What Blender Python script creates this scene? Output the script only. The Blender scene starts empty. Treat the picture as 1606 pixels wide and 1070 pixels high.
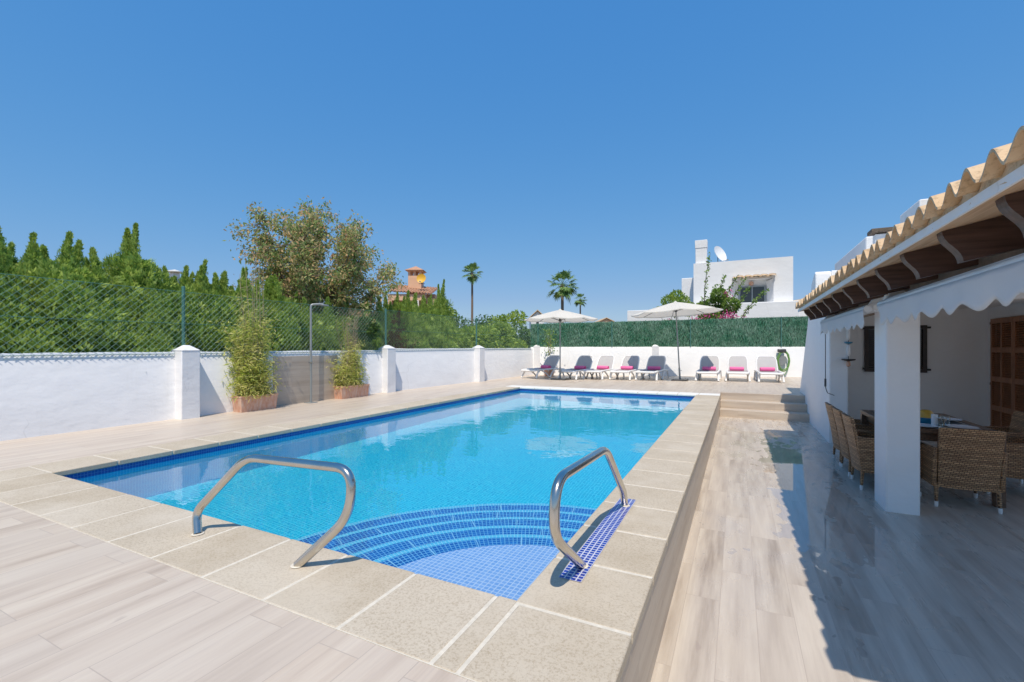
import bpy, math, random
import numpy as np
from mathutils import Vector, Matrix
R = math.radians
random.seed(7); rng = np.random.default_rng(7)
scn = bpy.context.scene
col = scn.collection

# ------------------------------------------------------------------ camera, sky, sun, exposure
cd = bpy.data.cameras.new('camera'); cam = bpy.data.objects.new('camera', cd); col.objects.link(cam)
cd.sensor_width = 36; cd.lens = 36*714/1606; cd.shift_y = 10/1606
cd.clip_start = 0.05; cd.clip_end = 6000
cam.location = (0, 0, 1.1); cam.rotation_euler = (R(90), 0, math.atan(354/714))
scn.camera = cam
SUN = Vector((0.18, -0.50, 1.0)).normalized()
w = bpy.data.worlds.new('World'); scn.world = w; w.use_nodes = True
nt = w.node_tree; sky = nt.nodes.new('ShaderNodeTexSky'); sky.sky_type = 'NISHITA'
sky.sun_disc = False; sky.sun_elevation = math.asin(SUN.z); sky.sun_rotation = math.atan2(SUN.x, SUN.y)
sky.altitude = 0; sky.air_density = 1.0; sky.dust_density = 0.6; sky.ozone_density = 2.2
bg = nt.nodes['Background']; bg.inputs[1].default_value = 0.10
# grade of the sky colour (channel-wise power and gain) towards the deeper Mediterranean blue
sp = nt.nodes.new('ShaderNodeSeparateColor'); cb = nt.nodes.new('ShaderNodeCombineColor'); nt.links.new(sky.outputs[0], sp.inputs[0])
for i, (g_, k_) in enumerate(((1.02, 0.766), (0.505, 0.653), (0.215, 0.808))):
    m1 = nt.nodes.new('ShaderNodeMath'); m1.operation = 'MULTIPLY'; m1.inputs[1].default_value = 0.1
    m2 = nt.nodes.new('ShaderNodeMath'); m2.operation = 'POWER'; m2.inputs[1].default_value = g_
    m3 = nt.nodes.new('ShaderNodeMath'); m3.operation = 'MULTIPLY'; m3.inputs[1].default_value = k_/0.1
    nt.links.new(sp.outputs[i], m1.inputs[0]); nt.links.new(m1.outputs[0], m2.inputs[0]); nt.links.new(m2.outputs[0], m3.inputs[0])
    m4 = nt.nodes.new('ShaderNodeMath'); m4.operation = 'MULTIPLY'; m4.inputs[1].default_value = (0.70, 0.88, 0.80)[i]   # the bright sky round the sun stays linear
    m5 = nt.nodes.new('ShaderNodeMath'); m5.operation = 'MAXIMUM'
    nt.links.new(sp.outputs[i], m4.inputs[0]); nt.links.new(m3.outputs[0], m5.inputs[0]); nt.links.new(m4.outputs[0], m5.inputs[1]); nt.links.new(m5.outputs[0], cb.inputs[i])
nt.links.new(cb.outputs[0], bg.inputs[0])
sl = bpy.data.lights.new('sun', 'SUN'); sl.energy = 4.1; sl.angle = R(0.5); sl.color = (1.0, 0.905, 0.77)
so = bpy.data.objects.new('sun', sl); col.objects.link(so)
so.rotation_euler = SUN.to_track_quat('Z', 'Y').to_euler(); so.location = (3, -6, 20)
vs = scn.view_settings; vs.view_transform = 'Standard'; vs.look = 'None'; vs.gamma = 1; vs.exposure = 0.0
cy = scn.cycles
cy.use_denoising = True; cy.max_bounces = 14; cy.diffuse_bounces = 12; cy.glossy_bounces = 3
cy.transmission_bounces = 6; cy.transparent_max_bounces = 12; cy.sample_clamp_indirect = 6.0
try: sl.cycles.is_caustics_light = True
except Exception: pass

# ------------------------------------------------------------------ material helpers
class G:
    def __init__(s, name):
        s.m = bpy.data.materials.new(name); s.m.use_nodes = True
        s.t = s.m.node_tree; s.b = s.t.nodes['Principled BSDF']
    def n(s, typ, **kw):
        nd = s.t.nodes.new('ShaderNode'+typ)
        for k, v in kw.items():
            if k.startswith('i_'):
                key = k[2:]; key = int(key) if key.isdigit() else key.replace('_', ' ')
                s.put(nd.inputs[key], v)
            else: setattr(nd, k, v)
        return nd
    def put(s, inp, v):
        if isinstance(v, bpy.types.NodeSocket): s.t.links.new(v, inp)
        elif isinstance(v, bpy.types.Node): s.t.links.new(v.outputs[0], inp)
        else: inp.default_value = v
    def math(s, op, a, b=0.0, clamp=False):
        nd = s.t.nodes.new('ShaderNodeMath'); nd.operation = op; nd.use_clamp = clamp
        s.put(nd.inputs[0], a); s.put(nd.inputs[1], b); return nd.outputs[0]
    def mix(s, f, a, b, typ='MIX'):
        nd = s.t.nodes.new('ShaderNodeMix'); nd.data_type = 'RGBA'; nd.blend_type = typ
        s.put(nd.inputs[0], f); s.put(nd.inputs[6], c4(a)); s.put(nd.inputs[7], c4(b)); return nd.outputs[2]
    def ramp(s, f, stops, interp='LINEAR'):
        nd = s.t.nodes.new('ShaderNodeValToRGB'); cr = nd.color_ramp; cr.interpolation = interp
        while len(cr.elements) < len(stops): cr.elements.new(0.5)
        for e, (p, c) in zip(cr.elements, stops):
            e.position = p; e.color = c4(c) if not isinstance(c, (int, float)) else (c, c, c, 1)
        s.put(nd.inputs[0], f); return nd.outputs[0]
    def noise(s, vec, scale, detail=4, rough=0.55, **k):
        nd = s.t.nodes.new('ShaderNodeTexNoise')
        if vec is not None: s.put(nd.inputs['Vector'], vec)
        nd.inputs['Scale'].default_value = scale; nd.inputs['Detail'].default_value = detail
        nd.inputs['Roughness'].default_value = rough; return nd.outputs[0]
    def pos(s): return s.n('NewGeometry').outputs['Position']
    def obj(s): return s.n('TexCoord').outputs['Object']
    def scale(s, vec, sc):
        nd = s.t.nodes.new('ShaderNodeMapping'); s.put(nd.inputs[0], vec); nd.inputs['Scale'].default_value = sc; return nd.outputs[0]
    def bump(s, h, strength=0.3, dist=0.01):
        nd = s.t.nodes.new('ShaderNodeBump'); nd.inputs['Strength'].default_value = strength
        nd.inputs['Distance'].default_value = dist; s.put(nd.inputs['Height'], h); s.put(s.b.inputs['Normal'], nd.outputs[0])
    def set(s, **k):
        for a, v in k.items(): s.put(s.b.inputs[a.replace('_', ' ')], c4(v) if a == 'Base_Color' else v)
        return s.m
def c4(c):
    if isinstance(c, (bpy.types.NodeSocket, bpy.types.Node)): return c
    return (c[0], c[1], c[2], 1.0) if len(c) == 3 else c

def plain(name, c, rough=0.5, var=0.12, scale=6, metal=0.0, bump=0.0, bscale=60, coord='obj', spec=None):
    g = G(name); v = g.obj() if coord == 'obj' else g.pos()
    f = g.noise(v, scale, 5, 0.6)
    a = tuple(x*(1-var) for x in c); b = tuple(min(1, x*(1+var)) for x in c)
    g.set(Base_Color=g.ramp(f, [(0.3, a), (0.7, b)]), Roughness=rough, Metallic=metal)
    if spec is not None: g.set(Specular_IOR_Level=spec)
    if bump: g.bump(g.noise(v, bscale, 4), bump, 0.004)
    return g.m

def plaster(name, c, coarse=2.2, stain=True, bump=0.55):
    g = G(name); p = g.pos()
    n1 = g.noise(p, 1.1, 5, 0.65); n2 = g.noise(p, 14, 5, 0.6)
    base = g.ramp(n1, [(0.3, tuple(x*0.955 for x in c)), (0.62, c)])
    base = g.mix(g.ramp(n2, [(0.5, 0.0), (0.75, 1.0)]), base, tuple(x*0.965 for x in c))
    if stain:
        st = g.noise(g.scale(p, (2.0, 2.0, 0.35)), 1.7, 6, 0.7)
        base = g.mix(g.ramp(st, [(0.60, 0.0), (0.78, 0.35)]), base, (c[0]*0.80, c[1]*0.79, c[2]*0.75))
        vo = g.n('TexVoronoi', feature='DISTANCE_TO_EDGE', i_Vector=g.n('VectorMath', operation='ADD', i_0=p, i_1=g.n('TexNoise', i_Scale=2.0, i_Detail=3.0).outputs['Color']).outputs[0], i_Scale=0.9)
        cr = g.math('MULTIPLY', g.ramp(vo.outputs['Distance'], [(0.0, 1.0), (0.006, 0.0)]), g.ramp(g.noise(p, 0.7, 2), [(0.5, 0.0), (0.6, 0.45)]))
        base = g.mix(cr, base, (c[0]*0.62, c[1]*0.61, c[2]*0.60))
    h = g.math('ADD', g.math('MULTIPLY', g.noise(g.scale(p, (1, 1, 1.8)), coarse, 3), 1.0), g.math('MULTIPLY', g.noise(p, 35, 4), 0.10))
    g.bump(h, bump, 0.05)
    return g.set(Base_Color=base, Roughness=0.85, Specular_IOR_Level=0.25)

def woodtile(name, along='Y', tone=1.0, wet=False, length=1.2, row=0.2, warm=0.0):
    g = G(name); p = g.pos(); sx = g.n('SeparateXYZ', i_0=p)
    x, y, z = sx.outputs
    a, b = (y, x) if along == 'Y' else (x, y)
    ac = g.math('ADD', b, z)
    cv = g.n('CombineXYZ', i_0=a, i_1=ac)
    br = g.n('TexBrick', i_Vector=cv, offset=0.37, offset_frequency=2)
    for k, v in (('Scale', 1.0), ('Mortar Size', 0.0018), ('Mortar Smooth', 0.0), ('Bias', 0.0), ('Brick Width', length), ('Row Height', row)):
        br.inputs[k].default_value = v
    br.inputs['Color1'].default_value = (0, 0, 0, 1); br.inputs['Color2'].default_value = (1, 1, 1, 1); br.inputs['Mortar'].default_value = (0.5, 0.5, 0.5, 1)
    rnd = g.math('MULTIPLY', br.outputs['Color'], 1.0)
    gv = g.n('CombineXYZ', i_0=g.math('MULTIPLY', a, 0.5), i_1=g.math('MULTIPLY', ac, 6.0), i_2=g.math('MULTIPLY', rnd, 13.0))
    g1 = g.noise(gv, 1.6, 6, 0.62)
    gv2 = g.n('CombineXYZ', i_0=g.math('MULTIPLY', a, 1.3), i_1=g.math('MULTIPLY', ac, 34.0), i_2=g.math('MULTIPLY', rnd, 31.0))
    g2 = g.noise(gv2, 2.0, 5, 0.6)
    t = tone
    dark = (0.455*t, 0.365*t, 0.285*t); mid = (0.565*t, 0.468*t, 0.375*t); lite = (0.65*t, 0.56*t, 0.455*t)
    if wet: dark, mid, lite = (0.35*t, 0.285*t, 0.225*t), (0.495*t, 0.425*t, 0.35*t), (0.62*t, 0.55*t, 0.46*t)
    c = g.ramp(g1, [(0.33, dark), (0.47, mid), (0.64, lite)])
    c = g.mix(g.math('MULTIPLY', rnd, 0.55), c, (0.58*t, 0.505*t, 0.425*t))
    c = g.mix(g.ramp(g2, [(0.5, 0.0), (0.75, 0.36)]), c, (0.47*t, 0.40*t, 0.35*t))
    kn = g.noise(g.n('CombineXYZ', i_0=g.math('MULTIPLY', a, 2.2), i_1=g.math('MULTIPLY', ac, 9.0), i_2=g.math('MULTIPLY', rnd, 7.0)), 1.5, 2)
    c = g.mix(g.ramp(kn, [(0.70, 0.0), (0.76, 0.55)]), c, (0.38*t, 0.31*t, 0.265*t))
    c = g.mix(g.math('MULTIPLY', br.outputs['Fac'], 0.8), c, (0.44*t, 0.37*t, 0.31*t))
    ro = g.math('ADD', g.math('MULTIPLY', g2, 0.15), 0.33)
    hb = g.math('SUBTRACT', g.math('MULTIPLY', g2, 0.15), br.outputs['Fac'])
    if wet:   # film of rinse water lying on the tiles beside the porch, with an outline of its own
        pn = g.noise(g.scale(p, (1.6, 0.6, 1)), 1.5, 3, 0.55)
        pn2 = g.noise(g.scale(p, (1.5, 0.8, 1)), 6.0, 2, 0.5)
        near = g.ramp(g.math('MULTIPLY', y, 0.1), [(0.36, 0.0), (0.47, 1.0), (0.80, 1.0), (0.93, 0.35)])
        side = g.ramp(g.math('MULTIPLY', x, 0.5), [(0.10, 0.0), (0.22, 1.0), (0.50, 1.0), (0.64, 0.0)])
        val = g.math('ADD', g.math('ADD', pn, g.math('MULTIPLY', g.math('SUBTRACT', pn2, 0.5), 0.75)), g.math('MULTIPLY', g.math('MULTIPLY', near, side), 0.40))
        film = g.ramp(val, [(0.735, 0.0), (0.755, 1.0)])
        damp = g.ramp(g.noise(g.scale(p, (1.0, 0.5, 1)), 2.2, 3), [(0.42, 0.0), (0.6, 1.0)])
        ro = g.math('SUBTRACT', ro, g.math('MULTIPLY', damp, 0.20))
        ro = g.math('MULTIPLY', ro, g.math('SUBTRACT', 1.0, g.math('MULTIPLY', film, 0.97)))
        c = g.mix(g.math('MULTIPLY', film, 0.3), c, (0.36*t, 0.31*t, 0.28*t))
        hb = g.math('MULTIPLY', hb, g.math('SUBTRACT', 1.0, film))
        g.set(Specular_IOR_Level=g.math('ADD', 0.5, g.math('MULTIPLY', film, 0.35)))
    g.bump(hb, 0.25, 0.002)
    return g.set(Base_Color=c, Roughness=ro)

def mosaic(name, c1, c2, grout, size=0.025, uv=True, rough=0.15, mort=0.09):
    g = G(name)
    v = g.n('TexCoord').outputs['UV'] if uv else g.pos()
    br = g.n('TexBrick', i_Vector=v, offset=0.0)
    for k, q in (('Scale', 1.0), ('Mortar Size', size*mort), ('Mortar Smooth', 0.1), ('Bias', 0.0), ('Brick Width', size), ('Row Height', size)):
        br.inputs[k].default_value = q
    br.inputs['Color1'].default_value = c4(c1); br.inputs['Color2'].default_value = c4(c2); br.inputs['Mortar'].default_value = c4(grout)
    n = g.noise(g.pos(), 2.0, 3)
    c = g.mix(g.ramp(n, [(0.35, 0.0), (0.7, 0.35)]), br.outputs['Color'], c2)
    g.bump(g.math('SUBTRACT', 1.0, br.outputs['Fac']), 0.3, 0.001)
    return g.set(Base_Color=c, Roughness=rough)

def leafmat(name, stops, trans=0.25, rough=0.55):
    g = G(name)
    rnd = g.n('NewGeometry').outputs['Random Per Island']
    c = g.ramp(rnd, stops)
    big = g.noise(g.pos(), 2.3, 2)
    c = g.mix(g.ramp(big, [(0.35, 0.0), (0.7, 0.5)]), c, stops[-1][1])
    g.set(Base_Color=c, Roughness=rough, Specular_IOR_Level=0.3)
    if trans:
        tr = g.n('BsdfTranslucent', i_Color=c); mx = g.n('MixShader', i_0=trans)
        g.t.links.new(g.b.outputs[0], mx.inputs[1]); g.t.links.new(tr.outputs[0], mx.inputs[2])
        g.t.links.new(mx.outputs[0], g.t.nodes['Material Output'].inputs[0])
    return g.m

M = {}
M['white_wall'] = plaster('white_plaster', (0.80, 0.80, 0.81), bump=0.32)
M['white_house'] = plaster('white_render', (0.82, 0.82, 0.82), coarse=1.0)
M['white_clean'] = plaster('porch_plaster', (0.87, 0.865, 0.86), coarse=1.6, stain=False)
M['deck'] = woodtile('deck_wood_tile', 'Y')
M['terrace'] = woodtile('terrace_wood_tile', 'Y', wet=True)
M['steps'] = woodtile('step_wood_tile', 'X', tone=0.93, row=0.3)
M['cladding'] = woodtile('cladding_wood_tile', 'Y', tone=0.80, row=0.2)
def stone():
    g = G('sandstone'); p = g.pos()
    a = g.noise(p, 3.0, 5, 0.6); b = g.noise(p, 95, 4, 0.75); s = g.noise(p, 260, 2, 0.5)
    pr = g.n('NewGeometry').outputs['Random Per Island']
    c = g.ramp(a, [(0.3, (0.45, 0.375, 0.275)), (0.7, (0.555, 0.48, 0.375))])
    c = g.mix(g.math('MULTIPLY', pr, 0.75), c, (0.585, 0.515, 0.415))
    c = g.mix(g.ramp(b, [(0.38, 0.7), (0.52, 0.0)]), c, (0.36, 0.29, 0.205))
    c = g.mix(g.ramp(s, [(0.60, 0.0), (0.70, 0.55)]), c, (0.66, 0.585, 0.48))
    big = g.noise(p, 1.3, 4, 0.6); c = g.mix(g.ramp(big, [(0.48, 0.0), (0.62, 0.35)]), c, (0.64, 0.575, 0.48))
    g.bump(g.math('ADD', g.math('MULTIPLY', b, 0.6), g.math('MULTIPLY', s, 0.5)), 0.35, 0.003)
    return g.set(Base_Color=c, Roughness=0.8, Specular_IOR_Level=0.3)
M['stone'] = stone()
M['pale_stone'] = plain('pale_and_sunlit_stone', (0.78, 0.765, 0.72), 0.75, 0.06, 12, coord='pos', bump=0.2)
M['grout'] = plain('pale_grout', (0.66, 0.605, 0.51), 0.9, 0.12, 30, coord='pos', bump=0.4)
M['floor_mosaic'] = mosaic('pool_floor_mosaic', (0.003, 0.45, 0.70), (0.012, 0.60, 0.80), (0.10, 0.78, 0.90), 0.036, mort=0.12)
M['wall_mosaic'] = mosaic('pool_wall_mosaic', (0.008, 0.42, 0.70), (0.02, 0.54, 0.79), (0.14, 0.68, 0.86))
M['band_mosaic'] = mosaic('waterline_mosaic', (0.01, 0.06, 0.33), (0.02, 0.10, 0.42), (0.10, 0.24, 0.52))
M['step_mosaic'] = mosaic('step_mosaic', (0.002, 0.10, 0.42), (0.004, 0.17, 0.56), (0.22, 0.58, 0.82), 0.030, mort=0.10)
M['pale_mosaic'] = mosaic('platform_mosaic', (0.22, 0.44, 0.80), (0.33, 0.54, 0.86), (0.62, 0.76, 0.92), 0.03, mort=0.11)
M['nosing_mosaic'] = mosaic('nosing_mosaic', (0.08, 0.56, 0.80), (0.12, 0.62, 0.84), (0.45, 0.78, 0.9))
M['strip_mosaic'] = mosaic('strip_mosaic', (0.012, 0.03, 0.26), (0.02, 0.055, 0.36), (0.62, 0.62, 0.70), 0.028, uv=True, mort=0.13)
M['pale_joint'] = plain('pale_mosaic_joint', (0.30, 0.64, 0.84), 0.6, 0.08)
M['steel'] = plain('polished_steel', (0.60, 0.57, 0.52), 0.19, 0.08, 8, metal=1.0)
M['gray_metal'] = plain('gray_painted_metal', (0.30, 0.32, 0.32), 0.4, 0.08, 10, metal=0.3)
M['green_metal'] = plain('green_coated_wire', (0.07, 0.20, 0.17), 0.45, 0.1, 10)
M['mesh_wire'] = plain('pale_green_wire', (0.18, 0.34, 0.30), 0.4, 0.1, 10)
M['dark_metal'] = plain('dark_gray_metal', (0.06, 0.065, 0.07), 0.4, 0.1, 10)
M['black'] = plain('black_iron', (0.012, 0.012, 0.014), 0.5, 0.1, 10)
M['resin'] = plain('white_resin', (0.80, 0.80, 0.79), 0.4, 0.03, 10)
def fabric(name, c, sc=160, rough=0.85, bump=0.25):
    g = G(name); o = g.obj(); n = g.noise(o, 5, 4); f = g.noise(o, sc, 2)
    cc = g.ramp(n, [(0.3, tuple(x*0.94 for x in c)), (0.7, c)])
    cc = g.mix(g.ramp(f, [(0.45, 0.35), (0.6, 0.0)]), cc, tuple(x*0.82 for x in c))
    g.bump(f, bump, 0.002); return g.set(Base_Color=cc, Roughness=rough, Specular_IOR_Level=0.2)
M['sling'] = fabric('gray_sling_fabric', (0.50, 0.49, 0.49), 220)
M['towel'] = fabric('pink_terry', (0.90, 0.19, 0.42), 120, 0.95, 0.6)
def canvas(name, c, tr):
    g = G(name); o = g.obj(); n = g.noise(o, 3, 4)
    cc = g.ramp(n, [(0.3, tuple(x*0.96 for x in c)), (0.7, c)])
    g.set(Base_Color=cc, Roughness=0.9, Specular_IOR_Level=0.15); g.bump(g.noise(o, 4, 3), 0.2, 0.03)
    t = g.n('BsdfTranslucent', i_Color=cc); mx = g.n('MixShader', i_0=tr)
    g.t.links.new(g.b.outputs[0], mx.inputs[1]); g.t.links.new(t.outputs[0], mx.inputs[2])
    g.t.links.new(mx.outputs[0], g.t.nodes['Material Output'].inputs[0]); return g.m
M['canopy'] = canvas('cream_canvas', (0.80, 0.77, 0.70), 0.30)
M['awning'] = canvas('white_awning_canvas', (0.80, 0.81, 0.83), 0.35)
M['rafter'] = (lambda g: (g.bump(g.noise(g.scale(g.obj(), (2, 30, 30)), 2, 4), 0.3, 0.004),
    g.set(Base_Color=g.ramp(g.noise(g.scale(g.obj(), (1.5, 22, 22)), 2, 5), [(0.3, (0.045, 0.024, 0.018)), (0.7, (0.11, 0.062, 0.048))]), Roughness=0.5))[1])(G('dark_stained_wood'))
M['soffit'] = (lambda g: (g.bump(g.noise(g.scale(g.obj(), (20, 1.5, 20)), 2, 4), 0.3, 0.004),
    g.set(Base_Color=g.ramp(g.noise(g.scale(g.obj(), (16, 0.9, 16)), 2, 6, 0.65), [(0.3, (0.46, 0.29, 0.17)), (0.5, (0.62, 0.43, 0.27)), (0.72, (0.72, 0.54, 0.37))]), Roughness=0.7))[1])(G('tan_boards'))
M['shutter'] = (lambda g: g.set(Base_Color=g.ramp(g.noise(g.scale(g.obj(), (8, 8, 1)), 4, 5), [(0.3, (0.26, 0.10, 0.045)), (0.7, (0.42, 0.18, 0.08))]), Roughness=0.45))(G('red_brown_wood'))
M['gray_wood'] = plain('weathered_beam_wood', (0.22, 0.165, 0.125), 0.7, 0.25, 14)
M['dark_shutter'] = plain('dark_brown_wood', (0.030, 0.018, 0.014), 0.5, 0.3, 20)
M['table_wood'] = (lambda g: g.set(Base_Color=g.ramp(g.noise(g.scale(g.obj(), (18, 2, 18)), 3, 5), [(0.3, (0.10, 0.055, 0.032)), (0.7, (0.20, 0.115, 0.07))]), Roughness=0.4))(G('brown_table_wood'))
def tilemat(name, a, b, d):
    g = G(name); p = g.pos(); pr = g.n('NewGeometry').outputs['Random Per Island']
    c = g.ramp(g.noise(p, 4.5, 6, 0.7), [(0.28, a), (0.62, b)])
    c = g.mix(g.math('MULTIPLY', pr, 0.45), c, d)
    c = g.mix(g.ramp(g.noise(p, 24, 5, 0.75), [(0.50, 0.0), (0.68, 0.65)]), c, tuple(x*0.5 for x in a))
    g.bump(g.noise(p, 40, 4), 0.4, 0.004); return g.set(Base_Color=c, Roughness=0.85)
M['tile'] = tilemat('sand_clay_tile', (0.52, 0.34, 0.18), (0.68, 0.49, 0.30), (0.74, 0.59, 0.42))
M['red_tile'] = tilemat('red_clay_tile', (0.42, 0.20, 0.11), (0.55, 0.30, 0.18), (0.60, 0.40, 0.28))
M['terracotta'] = (lambda g: (g.bump(g.noise(g.obj(), 18, 4), 0.25, 0.004), g.set(Base_Color=g.mix(g.ramp(g.noise(g.scale(g.obj(), (5, 5, 1.6)), 3.2, 6, 0.7), [(0.40, 0.0), (0.66, 0.8)]), (0.60, 0.29, 0.18), (0.70, 0.55, 0.45)), Roughness=0.85))[1])(G('weathered_terracotta'))
M['orange_wall'] = plaster('orange_render', (0.74, 0.47, 0.31), coarse=1.0)
M['glass'] = (lambda g: g.set(Base_Color=(0.035, 0.036, 0.04), Roughness=0.08, Specular_IOR_Level=0.7))(G('dark_window_glass'))
M['clear_glass'] = (lambda g: g.set(Base_Color=(0.9, 0.95, 0.95), Roughness=0.02, Transmission_Weight=1.0, IOR=1.45))(G('clear_glass'))
M['top_glass'] = (lambda g: g.set(Base_Color=(0.10, 0.10, 0.10), Roughness=0.06, Specular_IOR_Level=0.8))(G('table_glass_top'))
M['china'] = plain('white_china', (0.80, 0.81, 0.83), 0.2, 0.02)
M['yellow_glaze'] = plain('yellow_glaze', (0.62, 0.36, 0.05), 0.35, 0.15, 20)
M['blue_glaze'] = plain('blue_glaze', (0.02, 0.19, 0.33), 0.35, 0.15, 20)
M['soil'] = plain('potting_soil', (0.055, 0.04, 0.03), 0.95, 0.3, 30)
M['ground'] = plain('dry_ground', (0.20, 0.165, 0.115), 0.95, 0.3, 0.4, coord='pos')
M['bark'] = plain('gray_brown_bark', (0.13, 0.10, 0.075), 0.9, 0.3, 20, bump=0.5, bscale=50)
M['palm_bark'] = plain('palm_bark', (0.22, 0.155, 0.11), 0.9, 0.25, 12, bump=0.5)
M['twig'] = plain('dry_twig', (0.36, 0.29, 0.19), 0.9, 0.2, 12)
M['conifer'] = leafmat('conifer_foliage', [(0.0, (0.07, 0.16, 0.028)), (0.45, (0.26, 0.42, 0.07)), (0.8, (0.48, 0.62, 0.12)), (1.0, (0.53, 0.63, 0.17))], 0.44)
M['conifer_dry'] = leafmat('dry_conifer_foliage', [(0.0, (0.16, 0.07, 0.03)), (0.6, (0.27, 0.12, 0.05)), (1.0, (0.17, 0.13, 0.04))], 0.2)
M['tree_leaf'] = leafmat('browning_leaves', [(0.0, (0.15, 0.26, 0.07)), (0.38, (0.28, 0.40, 0.12)), (0.52, (0.48, 0.46, 0.20)), (0.70, (0.68, 0.38, 0.20)), (0.86, (0.82, 0.56, 0.34)), (1.0, (0.42, 0.45, 0.18))], 0.42)
M['bush_leaf'] = leafmat('yellow_green_leaves', [(0.0, (0.12, 0.23, 0.03)), (0.5, (0.28, 0.42, 0.06)), (1.0, (0.44, 0.54, 0.11))], 0.4)
M['bougain_leaf'] = leafmat('bougainvillea_leaves', [(0.0, (0.08, 0.17, 0.03)), (0.6, (0.20, 0.34, 0.065)), (1.0, (0.34, 0.47, 0.11))], 0.35)
M['dark_leaf'] = leafmat('dark_green_leaves', [(0.0, (0.035, 0.09, 0.022)), (0.6, (0.10, 0.19, 0.045)), (1.0, (0.16, 0.26, 0.07))], 0.3)
M['bamboo_leaf'] = leafmat('bamboo_leaves', [(0.0, (0.27, 0.38, 0.05)), (0.4, (0.50, 0.58, 0.10)), (0.75, (0.68, 0.68, 0.19)), (1.0, (0.74, 0.66, 0.31))], 0.45)
M['palm_leaf'] = leafmat('palm_leaves', [(0.0, (0.07, 0.17, 0.05)), (0.6, (0.17, 0.33, 0.09)), (1.0, (0.36, 0.46, 0.15))], 0.35)
M['blossom'] = leafmat('pink_bracts', [(0.0, (0.55, 0.06, 0.22)), (1.0, (0.75, 0.16, 0.38))], 0.3)
M['screen'] = leafmat('green_plastic_reed', [(0.0, (0.02, 0.13, 0.065)), (0.5, (0.06, 0.25, 0.145)), (0.8, (0.14, 0.36, 0.24)), (1.0, (0.36, 0.52, 0.42))], 0.0, 0.5)
M['screen_back'] = plain('green_mesh_backing', (0.012, 0.06, 0.03), 0.8, 0.2, 20)
M['hose'] = plain('green_hose', (0.17, 0.34, 0.10), 0.4, 0.1)
M['dish'] = plain('white_dish_paint', (0.78, 0.79, 0.80), 0.4, 0.03)
M['yellow_dish'] = plain('yellow_dish_paint', (0.78, 0.45, 0.05), 0.5, 0.06)
def wicker():
    g = G('brown_wicker'); o = g.obj(); sx = g.n('SeparateXYZ', i_0=o); x, y, z = sx.outputs
    u = g.math('ADD', x, y); cv = g.n('CombineXYZ', i_0=u, i_1=z)
    br = g.n('TexBrick', i_Vector=cv, offset=0.5)
    for k, q in (('Scale', 1.0), ('Mortar Size', 0.0028), ('Mortar Smooth', 0.4), ('Bias', 0.0), ('Brick Width', 0.036), ('Row Height', 0.018)):
        br.inputs[k].default_value = q
    br.inputs['Color1'].default_value = (0.50, 0.265, 0.125, 1); br.inputs['Color2'].default_value = (0.76, 0.45, 0.23, 1); br.inputs['Mortar'].default_value = (0.06, 0.03, 0.016, 1)
    band = g.noise(g.n('CombineXYZ', i_0=g.math('MULTIPLY', u, 0.6), i_1=g.math('MULTIPLY', z, 34.0)), 1.0, 3)
    c = g.mix(g.ramp(band, [(0.42, 0.55), (0.6, 0.0)]), br.outputs['Color'], (0.14, 0.072, 0.036))
    g.bump(g.math('SUBTRACT', 1.0, br.outputs['Fac']), 0.8, 0.004)
    return g.set(Base_Color=c, Roughness=0.5)
M['wicker'] = wicker()
def water():
    g = G('pool_water'); p = g.pos()
    n1 = g.noise(g.scale(p, (1, 1, 1)), 2.6, 3, 0.5); n2 = g.noise(p, 9.0, 2, 0.5)
    h = g.math('ADD', n1, g.math('MULTIPLY', n2, 0.10))
    g.bump(h, 1.0, 0.0038)
    return g.set(Base_Color=(0.93, 0.985, 1.0), Roughness=0.0, Transmission_Weight=1.0, IOR=1.333)
M['water'] = water()

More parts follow.
